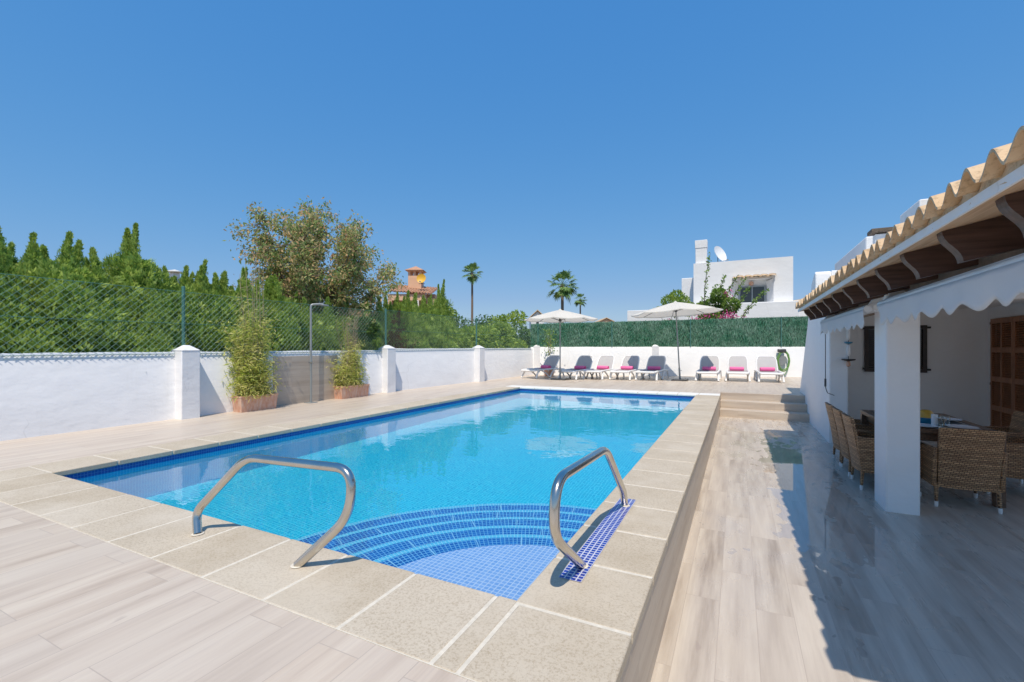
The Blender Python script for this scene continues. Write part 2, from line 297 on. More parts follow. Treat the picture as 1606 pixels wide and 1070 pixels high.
# ------------------------------------------------------------------ mesh helpers
class MB:
    def __init__(s): s.v = []; s.f = []; s.mi = []; s.uv = {}
    def add(s, vs, fs, mi=0, uvs=None):
        o = len(s.v); s.v += [tuple(q) for q in vs]
        for k, f in enumerate(fs):
            if uvs: s.uv[len(s.f)] = uvs[k]
            s.f.append(tuple(i+o for i in f)); s.mi.append(mi)
        return s
    def box(s, a, b, mi=0, M4=None):
        x0, y0, z0 = a; x1, y1, z1 = b
        vs = [(x0,y0,z0),(x1,y0,z0),(x1,y1,z0),(x0,y1,z0),(x0,y0,z1),(x1,y0,z1),(x1,y1,z1),(x0,y1,z1)]
        if M4 is not None: vs = [M4 @ Vector(q) for q in vs]
        return s.add(vs, [(3,2,1,0),(4,5,6,7),(0,1,5,4),(1,2,6,5),(2,3,7,6),(3,0,4,7)], mi)
    def prism(s, pts, lo, hi, axis='Z', mi=0):
        n = len(pts)
        def mk(p, q): return {'Z': (p[0],p[1],q), 'Y': (p[0],q,p[1]), 'X': (q,p[0],p[1])}[axis]
        vs = [mk(p, lo) for p in pts]+[mk(p, hi) for p in pts]
        fs = [tuple(range(n-1,-1,-1)), tuple(range(n,2*n))]+[(i,(i+1)%n,n+(i+1)%n,n+i) for i in range(n)]
        return s.add(vs, fs, mi)
    def tube(s, pts, r, n=8, mi=0, cap=True):
        pts = [Vector(p) for p in pts]; rs = r if isinstance(r, (list, tuple)) else [r]*len(pts)
        rings = []; up = None
        for i, p in enumerate(pts):
            t = (pts[min(i+1,len(pts)-1)]-pts[max(i-1,0)])
            t = t.normalized() if t.length > 1e-9 else Vector((0,0,1))
            if up is None: up = Vector((0,0,1)) if abs(t.z) < 0.9 else Vector((1,0,0))
            sd = t.cross(up).normalized(); up = sd.cross(t).normalized()
            rings.append([p+(sd*math.cos(2*math.pi*k/n)+up*math.sin(2*math.pi*k/n))*rs[i] for k in range(n)])
        vs = [q for rg in rings for q in rg]; fs = []
        for i in range(len(pts)-1):
            for k in range(n):
                fs.append((i*n+k, i*n+(k+1)%n, (i+1)*n+(k+1)%n, (i+1)*n+k))
        if cap: fs += [tuple(range(n-1,-1,-1)), tuple(range((len(pts)-1)*n, len(pts)*n))]
        return s.add(vs, fs, mi)
    def lathe(s, prof, n=24, c=(0,0,0), mi=0):
        vs = []; fs = []
        for r, z in prof:
            for k in range(n):
                a = 2*math.pi*k/n; vs.append((c[0]+r*math.cos(a), c[1]+r*math.sin(a), c[2]+z))
        for i in range(len(prof)-1):
            for k in range(n): fs.append((i*n+k, i*n+(k+1)%n, (i+1)*n+(k+1)%n, (i+1)*n+k))
        return s.add(vs, fs, mi)
    def build(s, name, mats, parent=None, smooth=False, bevel=0.0, seg=2, ang=35):
        me = bpy.data.meshes.new(name); me.from_pydata(s.v, [], s.f)
        ms = mats if isinstance(mats, (list, tuple)) else [mats]
        for m in ms: me.materials.append(m)
        if len(ms) > 1: me.polygons.foreach_set('material_index', s.mi)
        if s.uv:
            L = me.uv_layers.new(name='UVMap').data
            for fi, uvs in s.uv.items():
                for li, q in zip(me.polygons[fi].loop_indices, uvs): L[li].uv = q
        o = bpy.data.objects.new(name, me); col.objects.link(o)
        if parent is not None: o.parent = parent
        if smooth: me.polygons.foreach_set('use_smooth', [True]*len(me.polygons))
        if bevel:
            b = o.modifiers.new('bevel', 'BEVEL'); b.width = bevel; b.segments = seg; b.limit_method = 'ANGLE'; b.angle_limit = R(ang)
        if smooth or bevel:
            try: me.set_sharp_from_angle(angle=R(ang))
            except Exception: pass
        me.update(); return o
def empty(name, loc=(0,0,0), rz=0, sc=1.0):
    o = bpy.data.objects.new(name, None); o.location = loc; o.rotation_euler = (0,0,rz); o.scale = (sc,)*3
    o.empty_display_size = 0.2; col.objects.link(o); return o
def tag(o, label, cat, group=None, kind=None):
    o['label'] = label; o['category'] = cat
    if group: o['group'] = group
    if kind: o['kind'] = kind
    return o
def struct(o): o['kind'] = 'structure'; return o
def copy_tree(o, parent=None):
    c = o.copy(); col.objects.link(c)
    if parent is not None: c.parent = parent
    for ch in list(o.children): copy_tree(ch, c)
    return c
def fillet(pts, rad, n=6):
    pts = [Vector(p) for p in pts]; out = [pts[0]]
    rads = rad if isinstance(rad, (list, tuple)) else [rad]*(len(pts)-2)
    for i in range(1, len(pts)-1):
        a = (pts[i-1]-pts[i]); b = (pts[i+1]-pts[i]); r = min(rads[i-1], a.length*0.48, b.length*0.48)
        p0 = pts[i]+a.normalized()*r; p1 = pts[i]+b.normalized()*r
        for k in range(n+1):
            t = k/n; out.append(p0*(1-t)**2+pts[i]*2*t*(1-t)+p1*t*t)
    out.append(pts[-1]); return out
def quads(name, V, mat, parent=None):
    """V: (N,4,3) array -> one mesh of N separate quads"""
    N = len(V); me = bpy.data.meshes.new(name)
    me.vertices.add(4*N); me.vertices.foreach_set('co', np.ascontiguousarray(V, dtype=np.float32).ravel())
    me.loops.add(4*N); me.loops.foreach_set('vertex_index', np.arange(4*N, dtype=np.int32))
    me.polygons.add(N); me.polygons.foreach_set('loop_start', np.arange(0, 4*N, 4, dtype=np.int32))
    me.polygons.foreach_set('loop_total', np.full(N, 4, dtype=np.int32))
    me.materials.append(mat); me.update(calc_edges=True)
    o = bpy.data.objects.new(name, me); col.objects.link(o)
    if parent is not None: o.parent = parent
    return o
def nrm(a): return a/np.maximum(np.linalg.norm(a, axis=1, keepdims=True), 1e-9)
def blades(C, D, L, W, droop=0.0):
    """leaf diamonds from base C along D"""
    N = len(C); D = nrm(D); rv = nrm(rng.normal(size=(N,3))); S = nrm(np.cross(D, rv))
    L = np.asarray(L).reshape(-1,1)*np.ones((N,1)); W = np.asarray(W).reshape(-1,1)*np.ones((N,1))
    mid = C+D*L*0.45; tip = C+D*L; tip[:,2] -= (droop*L[:,0]); 
    return np.stack([C, mid+S*W*0.5, tip, mid-S*W*0.5], axis=1)
def rect_uv(mb, p0, du, dv, mi=0):
    p0, du, dv = Vector(p0), Vector(du), Vector(dv); a, b = du.length, dv.length
    mb.add([p0, p0+du, p0+du+dv, p0+dv], [(0,1,2,3)], mi, [[(0,0),(a,0),(a,b),(0,b)]])

# ------------------------------------------------------------------ ground, deck, terrace, steps
PX0, PX1, PY0, PY1 = -5.40, -0.84, 1.76, 11.36          # pool opening
CX0, CX1, CY0, CY1 = -5.87, -0.36, 1.285, 11.83         # outside of the coping
LZ = -0.5
mb = MB(); 
rin = [(-5.9, 1.2), (-0.5, 1.2), (-0.5, 11.9), (-5.9, 11.9)]; rout = [(-2500,-2500),(2500,-2500),(2500,2500),(-2500,2500)]
mb.add([(x,y,-0.62) for x,y in rin+rout], [(0,1,5,4),(1,2,6,5),(2,3,7,6),(3,0,4,7)])
struct(mb.build('ground', M['ground']))
mb = MB()
for x0, x1, y0, y1 in ((-7.9, CX1-0.012, -6, CY0), (-7.9, CX0, CY0, CY1), (-7.9, CX1-0.012, CY1, 21), (CX1-0.012, 2.6, 12.60, 21)):
    mb.box((x0,y0,-0.14), (x1,y1,0))
struct(mb.build('deck', M['deck']))
mb = MB(); mb.box((CX1-0.02, -6, LZ-0.1), (6.5, 11.56, LZ)); struct(mb.build('terrace', M['terrace']))
mb = MB()
for k, (ya, zt) in enumerate(((11.55, LZ+0.167), (11.91, LZ+0.334), (12.27, 0.0))):
    mb.box((CX1-0.011, ya, LZ-0.02), (1.6, ya+(0.359 if k < 2 else 0.329), zt))
struct(mb.build('steps', M['steps'], bevel=0.006))
# retaining wall of the raised pool
o = MB().box((CX1-0.30, -6, LZ-0.05), (CX1-0.014, 12.6, -0.045)).build('retaining_wall', M['cladding'])
tag(o, 'low wall clad in wood look planks holding up the pool side above the terrace', 'wall')

# coping stones with real joints
mb = MB(); J = 0.007; T = 0.045
def stones_x(x0, x1, y0, y1, n):
    s = (x1-x0)/n
    for i in range(n):
        mb.box((x0+i*s+J, y0+J*0.4, -T), (x0+(i+1)*s-J, y1, 0.004+random.uniform(-0.0008, 0.0008)))
def stones_y(x0, x1, y0, y1, n):
    s = (y1-y0)/n
    for i in range(n):
        mb.box((x0, y0+i*s+J, -T), (x1, y0+(i+1)*s-J, 0.004+random.uniform(-0.0008, 0.0008)))
xs = -0.955
mb.box((xs+J, CY0+0.003, -T), (-0.845-J, PY0+0.02, 0.004)); mb.box((-0.845+J, CY0+0.003, -T), (CX1, PY0-J, 0.004))
stones_x(CX0, xs, CY0, PY0+0.02, 11)
stones_y(PX1-0.02, CX1, PY0, PY1, 20)
stones_y(CX0, PX0+0.02, PY0+0.02, PY1, 20)
cop = struct(mb.build('coping', M['stone'], bevel=0.007, seg=2))
mb = MB(); stones_x(CX0, CX1, PY1-0.02, CY1, 12); struct(mb.build('far_coping', M['pale_stone'], bevel=0.014, seg=3))  # white of the sunlit bullnose is put into the colour of these stones
mb = MB()
mb.box((CX0+0.001, CY0+0.001, -T+0.003), (CX1-0.005, PY0+0.010, 0.0015)); mb.box((PX1-0.010, PY0+0.010, -T+0.003), (CX1-0.005, PY1-0.01, 0.0015))
mb.box((CX0+0.001, PY0+0.010, -T+0.003), (PX0+0.010, PY1-0.01, 0.0015)); mb.box((CX0+0.001, PY1-0.01, -T+0.003), (CX1-0.005, CY1-0.001, 0.0015))
struct(mb.build('coping_joints', M['grout']))
mb = MB(); rect_uv(mb, (-0.765, 2.04, 0.0068), (0.112, 0, 0), (0, 1.28, 0))
struct(mb.build('tile_strip', M['strip_mosaic']))

# pool basin: floor, walls, waterline band, corner steps
WZ = -0.095; FN, FF = -1.30, -1.75
mb = MB()
W_, L_ = PX1-PX0, PY1-PY0
mb.add([(PX0,PY0,FN),(PX1,PY0,FN),(PX1,PY1,FF),(PX0,PY1,FF)], [(0,1,2,3)], 0, [[(0,0),(W_,0),(W_,L_),(0,L_)]])
def poolwall(a, b):
    (x0,y0),(x1,y1) = a, b; d = Vector((x1-x0, y1-y0, 0))
    rect_uv(mb, (x0,y0,-2.0), d, (0,0,2.0+WZ-0.03), 1)
    rect_uv(mb, (x0,y0,WZ-0.03), d, (0,0,-WZ+0.03-0.03), 2)
poolwall((PX0,PY1),(PX1,PY1)); poolwall((PX0,PY0),(PX0,PY1)); poolwall((PX1,PY1),(PX1,PY0)); poolwall((PX1,PY0),(PX0,PY0))
NA = 40
RS = 0.275
for k in range(6):
    r1 = 0.95+RS*k; r0 = 0 if k == 0 else r1-RS; z = WZ-0.15-0.125*k; zb = z-0.125 if k < 5 else -1.4
    def ring(ra, rb, mi):
        for i in range(NA):
            a0, a1 = math.pi/2+math.pi/2*i/NA, math.pi/2+math.pi/2*(i+1)/NA
            P_ = lambda r, a: (PX1+r*math.cos(a), PY0+r*math.sin(a), z)
            if mi == 4:
                q = [P_(ra,a0),P_(rb,a0),P_(rb,a1),P_(ra,a1)]; mb.add(q, [(0,1,2,3)], mi, [[(v[0],v[1]) for v in q]])
            else:
                rm = round((rb)/0.1)*0.1
                mb.add([P_(ra,a0),P_(rb,a0),P_(rb,a1),P_(ra,a1)], [(0,1,2,3)], mi, [[(ra,a0*rm),(rb,a0*rm),(rb,a1*rm),(ra,a1*rm)]])
    if k == 0: ring(0, r1, 4)
    else:
        ring(r0, r1-0.045, 3); ring(r1-0.045, r1, 5)
        for j in range(int(r1*1.57/0.33)):     # joints between the mosaic sheets
            a_ = math.pi/2+(j+0.5+random.uniform(-.12,.12))*0.33/r1; da = random.uniform(.006,.011)/r1; sk = random.uniform(-.03,.03)/r1
            mb.add([(PX1+r0*math.cos(a_), PY0+r0*math.sin(a_), z+.002), (PX1+(r1-.05)*math.cos(a_+sk), PY0+(r1-.05)*math.sin(a_+sk), z+.002), (PX1+(r1-.05)*math.cos(a_+sk+da), PY0+(r1-.05)*math.sin(a_+sk+da), z+.002), (PX1+r0*math.cos(a_+da), PY0+r0*math.sin(a_+da), z+.002)], [(0,1,2,3)], 6)
    if k == 0: pass
    for i in range(NA):
        a0, a1 = math.pi/2+math.pi/2*i/NA, math.pi/2+math.pi/2*(i+1)/NA
        mb.add([(PX1+r1*math.cos(a0),PY0+r1*math.sin(a0),zb),(PX1+r1*math.cos(a1),PY0+r1*math.sin(a1),zb),(PX1+r1*math.cos(a1),PY0+r1*math.sin(a1),z),(PX1+r1*math.cos(a0),PY0+r1*math.sin(a0),z)], [(0,1,2,3)], 0,
               [[(a0*r1,0),(a1*r1,0),(a1*r1,z-zb),(a0*r1,z-zb)]])
basin = struct(mb.build('pool_basin', [M['floor_mosaic'], M['wall_mosaic'], M['band_mosaic'], M['step_mosaic'], M['pale_mosaic'], M['nosing_mosaic'], M['pale_joint']]))
mb = MB(); mb.add([(PX0,PY0,WZ),(PX1,PY0,WZ),(PX1,PY1,WZ),(PX0,PY1,WZ)], [(0,1,2,3)])
wat = struct(mb.build('water', M['water'], smooth=True))
for o_, a_ in ((basin, 'is_caustics_receiver'), (wat, 'is_caustics_caster')):
    for h in (o_, getattr(o_, 'cycles', None)):
        if h is not None and hasattr(h, a_):
            setattr(h, a_, True)

# pool handrails
def rail(name, pts, label):
    p = fillet(pts, [0.09, 0.10, 0.26, 0.2], 9)
    t = empty(name, pts[0]); 
    q = [Vector(v)-Vector(pts[0]) for v in p]
    MB().tube(q, 0.0235, 16).build('tube', M['steel'], t, smooth=True, ang=60)
    for e in (0, -1):
        MB().lathe([(0.0, 0.003), (0.030, 0.003), (0.034, 0.0), (0.0, 0.0)][::-1], 20, q[e]).build('base_ring', M['grout'], t)
    tag(t, label, 'handrail', 'pool handrails')
rail('pool_handrail', [(-2.84,1.575,0.007),(-2.90,1.60,0.12),(-2.52,1.66,0.47),(-1.70,1.66,0.50),(-1.70,1.64,0.27),(-1.98,1.57,0.007)], 'bent steel handrail on the near pool edge left of the corner steps')
rail('pool_handrail', [(-0.70,3.17,0.008),(-0.70,3.13,0.11),(-0.70,2.66,0.50),(-0.70,1.84,0.53),(-0.70,1.80,0.30),(-0.70,2.20,0.008)], 'bent steel handrail standing on the blue tile strip of the right pool edge')

# ------------------------------------------------------------------ garden walls
def wall_x(pts, th, z0, z1, top=0.0):
    """wall along a poly-line with a softly uneven top"""
    mb = MB()
    for (a, b) in zip(pts[:-1], pts[1:]):
        a, b = Vector(a), Vector(b); d = (b-a); n = max(2, int(d.length/0.25)); nv = Vector((-d.y, d.x, 0)).normalized()*th
        rows = []
        for i in range(n+1):
            p = a+d*(i/n); z = z1+random.uniform(-0.006, 0.006)
            rows.append([(p.x,p.y,z0),(p.x,p.y,z-0.03),(p.x+nv.x*0.12,p.y+nv.y*0.12,z),(p.x+nv.x*0.88,p.y+nv.y*0.88,z),(p.x+nv.x,p.y+nv.y,z-0.03),(p.x+nv.x,p.y+nv.y,z0)])
        vs = [v for r in rows for v in r]; fs = []
        for i in range(n):
            for k in range(5): fs.append((i*6+k,(i+1)*6+k,(i+1)*6+k+1,i*6+k+1))
        fs += [(0,1,2,3,4,5), tuple(n*6+k for k in (5,4,3,2,1,0))]
        mb.add(vs, fs)
    return mb
LW = [(-7.75,-3.5,0),(-7.75,8.7,0),(-7.35,16.83,0)]
lw = empty('garden_wall', (0,0,0)); tag(lw, 'long white plastered garden wall on the left below the chain link fence', 'wall')
wall_x(LW[:2], 0.22, -0.6, 1.03).build('wall', M['white_wall'], lw, smooth=True, ang=50)
wall_x(LW[1:], 0.22, -0.6, 1.07).build('wall', M['white_wall'], lw, smooth=True, ang=50)
def pier(x, y, rz, h, parent, s=0.27):
    mb = MB(); a = s/2
    mb.box((-a,-a,-0.3),(a,a,h))
    c = a+0.012; t = h+0.085
    mb.add([(-c,-c,h),(c,-c,h),(c,c,h),(-c,c,h),(-0.035,-0.035,t),(0.035,-0.035,t),(0.035,0.035,t),(-0.035,0.035,t)],
           [(3,2,1,0),(4,5,6,7),(0,1,5,4),(1,2,6,5),(2,3,7,6),(3,0,4,7)])
    o = mb.build('pier', M['white_wall'], parent, bevel=0.012); o.location = (x,y,0); o.rotation_euler = (0,0,rz)
pier(-7.70, 4.10, 0, 1.05, lw); pier(-7.72, 8.66, 0, 1.07, lw, 0.30); pier(-7.50, 12.68, -0.05, 1.08, lw, 0.30)
o = MB().box((-7.772,5.62,-0.02),(-7.735,7.12,0.93)).build('plank_panel', M['cladding'], lw)
bw = empty('garden_wall', (0,0,0)); tag(bw, 'white plastered wall behind the row of sun loungers below the green screen', 'wall')
BW = [(-7.45,16.70,0),(4.6,20.75,0)]
wall_x(BW, 0.22, -0.6, 1.12).build('wall', M['white_house'], bw, smooth=True, ang=50)
bdir = (Vector(BW[1])-Vector(BW[0])).normalized(); bang = math.atan2(bdir.y, bdir.x)
for u in (0.25, 4.85): p = Vector(BW[0])+bdir*u+Vector((-bdir.y,bdir.x,0))*.10; pier(p.x, p.y, bang, 1.13, bw, 0.26)

# ------------------------------------------------------------------ chain link fence on the left wall
cl = empty('chain_link_fence', (0,0,0)); tag(cl, 'green chain link fence on top of the left garden wall', 'fence')
def mesh_seg(a, b, z0, z1, sp=0.088, wr=0.0019):
    a, b = Vector(a), Vector(b); d = b-a; Ln = d.length; d.normalize(); H = z1-z0
    mb = MB(); slope = 1.0
    def line(u0, w0, u1, w1, off):
        n = Vector((-d.y,d.x,0))*off
        mb.tube([a+d*u0+Vector((0,0,z0+w0))+n, a+d*u1+Vector((0,0,z0+w1))+n], wr, 3, cap=False)
    u = -H
    while u < Ln:
        # rising
        u0, w0, u1, w1 = u, 0, u+H, H
        if u0 < 0: w0 = -u0; u0 = 0
        if u1 > Ln: w1 = H-(u1-Ln); u1 = Ln
        if u1-u0 > 0.02:
            line(u0, w0, u1, w1, 0.003); line(u0, H-w0, u1, H-w1, -0.003)
        u += sp
    return mb
fa, fb, fc = Vector((-7.742,-3.0,0)), Vector((-7.742,8.64,0)), Vector((-7.36,16.55,0))
mesh_seg(fa, fb, 0.95, 1.97).build('wire_mesh', M['mesh_wire'], cl); mesh_seg(fb, fc, 1.0, 2.02, wr=0.0014).build('wire_mesh', M['mesh_wire'], cl)
mb = MB()
for z in (1.0, 1.47, 1.965): mb.tube([fa+Vector((0,0,z)), fb+Vector((0,0,z))], 0.003, 4); mb.tube([fb+Vector((0,0,z+0.05)), fc+Vector((0,0,z+0.05))], 0.003, 4)
mb.build('tension_wire', M['green_metal'], cl)
for x, y in ((-7.775,-0.5),(-7.775,4.1),(-7.765,8.66),(-7.57,12.68)):
    MB().tube([(x,y,0.98),(x,y,2.03)], 0.024, 12).lathe([(0.026,0),(0.026,0.02),(0.0,0.03)],12,(x,y,2.03)).build('post', M['green_metal'], cl, smooth=True)

# ------------------------------------------------------------------ green screen fence on the back wall
sf = empty('screen_fence', (0,0,0)); tag(sf, 'dense dark green artificial reed screen on top of the back wall', 'fence')
nv = Vector((-bdir.y, bdir.x, 0)); Lb = (Vector(BW[1])-Vector(BW[0])).length
def bpt(u, z, off=0.11): p = Vector(BW[0])+bdir*u+nv*off; return (p.x,p.y,z)
mb = MB(); ns = 24
for i in range(ns):
    u0, u1 = Lb*i/ns, Lb*(i+1)/ns; za, zb = 2.03+0.0115*i, 2.03+0.0115*(i+1)
    mb.add([bpt(u0,1.10,.10),bpt(u1,1.10,.10),bpt(u1,zb,.10),bpt(u0,za,.10),bpt(u0,1.10,.13),bpt(u1,1.10,.13),bpt(u1,zb,.13),bpt(u0,za,.13)], [(0,1,2,3),(7,6,5,4),(3,2,6,7),(0,4,5,1)])
mb.build('backing', M['screen_back'], sf)
N = 64000
u = rng.uniform(0, Lb, N); z = 1.0+rng.uniform(0, 1.04, N)*(1+.22*u/Lb)
cc = np.array(BW[0])[None,:2]+np.outer(u, [bdir.x, bdir.y])+np.outer(rng.uniform(0.015,0.10,N), [nv.x, nv.y])
C = np.column_stack([cc, z-0.03]); D = np.column_stack([rng.normal(0,.13,N), rng.normal(0,.10,N), np.where(rng.random(N)<0.8, 1.0, -1.0)])
Lh = rng.uniform(.07,.17,N); Lh = np.minimum(Lh, np.maximum(0.04, 2.10+0.27*u/Lb-z))
quads('reed_strands', blades(C, D, Lh, rng.uniform(.007,.013,N)), M['screen'], sf)
for u_ in (0.3, 3.2, 6.15, 9.4, 11.9):
    p = bpt(u_, 0, 0.0); MB().tube([(p[0],p[1],1.12),(p[0],p[1],2.06+0.02*u_)], 0.02, 8).build('post', M['green_metal'], sf, smooth=True)

# ------------------------------------------------------------------ sun loungers
def lounger():
    t = empty('sun_lounger')
    # local: foot at -Y, head at +Y, hinge at y = 0.35
    hy = 0.42
    fr = MB()
    for s in (-1, 1):
        fr.tube(fillet([(s*0.29,-0.86,0.315),(s*0.325,-0.74,0.345),(s*0.325,hy-0.2,0.365),(s*0.325,hy+0.62,0.33)], 0.12), 0.033, 8)
    fr.tube([(-0.30,-0.865,0.315),(0.30,-0.865,0.315)], 0.036, 8)
    fr.box((-0.31,-0.86,0.325),(0.31,-0.58,0.352))
    fr.tube([(-0.32,hy+0.55,0.33),(0.32,hy+0.55,0.33)], 0.018, 8)
    fr.build('frame', M['resin'], t, smooth=True)
    se = MB(); n = 10
    for i in range(n):
        y0 = -0.67+(hy+0.67)*i/n; y1 = -0.67+(hy+0.67)*(i+1)/n
        z0 = 0.352-0.02*math.sin(math.pi*i/n); z1 = 0.352-0.02*math.sin(math.pi*(i+1)/n)
        se.add([(-0.305,y0,z0),(0.305,y0,z0),(0.305,y1,z1),(-0.305,y1,z1),(-0.305,y0,z0-.008),(0.305,y0,z0-.008),(0.305,y1,z1-.008),(-0.305,y1,z1-.008)], [(0,1,2,3),(7,6,5,4),(0,4,5,1),(3,2,6,7)])
    se.build('seat', M['sling'], t)
    # backrest
    a = R(53); L = 0.68; ca, sa = math.cos(a), math.sin(a)
    def bp(x, s): return (x, hy+s*ca, 0.36+s*sa+0.03*math.sin(math.pi*s/L))
    outl = [(-0.315,0.0),(-0.305,L*0.72),(-0.25,L),(0.25,L),(0.305,L*0.72),(0.315,0.0)]
    loop = fillet([bp(x,s) for x, s in outl], [0.10,0.07,0.07,0.10], 5)
    MB().tube(loop, 0.021, 8).build('backrest_frame', M['resin'], t, smooth=True)
    bk = MB(); rows = []; n = 8
    for i in range(n+1):
        s = L*i/n*0.985; wd = 0.305 if s < L*0.72 else 0.305-0.055*((s-L*0.72)/(L*0.28))**1.5
        rows.append((bp(-wd,s), bp(wd,s)))
    vs = []; fs = []
    for (p, q) in rows: vs += [p, q, (p[0],p[1]+.008,p[2]-.006), (q[0],q[1]+.008,q[2]-.006)]
    for i in range(n):
        b = i*4; fs += [(b,b+1,b+5,b+4),(b+3,b+2,b+6,b+7)]
    bk.add(vs, fs).build('backrest', M['sling'], t)
    for s in (-1, 1):   # front legs splay to the foot, middle legs form a V, rear legs arch back
        MB().tube(fillet([(s*0.315,-0.60,0.34),(s*0.335,-0.70,0.20),(s*0.355,-0.80,0.015)],0.1), [0.034]*9+[0.028], 8).build('leg', M['resin'], t, smooth=True)
        MB().tube(fillet([(s*0.30,-0.42,0.33),(s*0.305,-0.15,0.20),(s*0.31,0.10,0.015)],0.1), 0.028, 8).build('leg', M['resin'], t, smooth=True)
        MB().tube(fillet([(s*0.315,0.42,0.35),(s*0.335,0.22,0.22),(s*0.35,0.06,0.02)],0.1), 0.032, 8).build('leg', M['resin'], t, smooth=True)
        MB().tube(fillet([(s*0.325,0.55,0.35),(s*0.335,0.86,0.34),(s*0.345,1.0,0.015)],0.16), 0.03, 8).build('leg', M['resin'], t, smooth=True)
    return t
def towel():
    t = empty('rolled_towel'); pts = []; n = 40
    prof = []
    for i in range(n+1):
        a = 2*math.pi*2.2*i/n; r = 0.016+0.052*i/n; prof.append((r*math.cos(a), r*math.sin(a)))
    th = 0.012; mb = MB(); W2 = 0.215; K = 6
    outer = [(math.cos(2*math.pi*k/24)*0.071*(1+0.03*math.sin(3*2*math.pi*k/24)), math.sin(2*math.pi*k/24)*0.064) for k in range(24)]
    vs = []; fs = []
    xsx = [-W2, -W2+0.012, -W2*0.4, W2*0.4, W2-0.012, W2]; sc = [0.93, 1.0, 1.02, 1.0, 1.0, 0.93]
    for x, q in zip(xsx, sc): vs += [(x, p[0]*q, p[1]*q+0.064) for p in outer]
    for i in range(5):
        for k in range(24): fs.append((i*24+k, i*24+(k+1)%24, (i+1)*24+(k+1)%24, (i+1)*24+k))
    mb.add(vs, fs)
    # spiral ends
    for x in (-W2, W2):
        for i in range(n):
            (a0,b0),(a1,b1) = prof[i], prof[i+1]
            f = (0.048+0.016*0)/0.068
            mb.add([(x,a0*0.93,b0*0.88+0.064),(x,a1*0.93,b1*0.88+0.064),(x*0.94,a1*0.80,b1*0.76+0.064),(x*0.94,a0*0.80,b0*0.76+0.064)], [(0,1,2,3)])
        mb.add([(x*0.95,p[0]*0.95,p[1]*0.95+0.064) for p in outer], [tuple(range(24))])
    mb.build('terry_roll', M['towel'], t, smooth=True, ang=50)
    return t
LG = [(-6.42,15.40,-17),(-5.08,15.42,-10),(-4.36,15.80,-5),(-3.50,16.00,-4),(-2.64,16.15,-6),(-0.88,16.75,-1),(0.00,16.95,0),(0.90,17.0,3)]
where = ['leftmost in the row, beside the potted corner plant', 'second from left, right of the left parasol pole', 'third from left, backrest in full sun', 'fourth from left, backrest partly shaded',
         'fifth from left, left of the right parasol pole', 'third from right, right of the right parasol pole', 'second from right, in full sun', 'rightmost in the row, before the green hose']
L0 = lounger(); T0 = towel()
for i, (x, y, a) in enumerate(LG):
    l = L0 if i == 0 else copy_tree(L0); q = T0 if i == 0 else copy_tree(T0)
    l.location = (x, y, 0); l.rotation_euler = (0,0,R(a)); l.scale = (0.97, 0.90, 0.87)
    tag(l, 'white sun lounger with gray sling, '+where[i], 'sun lounger', 'sun loungers along the back wall')
    c = Matrix.Rotation(R(a),3,'Z') @ Vector((random.uniform(-.03,.03),0.25,0)); q.location = (x+c.x, y+c.y, 0.312); q.rotation_euler = (0,0,R(a+(-8,-6,-5,-4,14,4,6,7)[i]))
    tag(q, 'pink rolled towel on the lounger '+where[i].split(',')[0].replace(' in the row','')+' in the row', 'towel', 'rolled towels on the loungers')

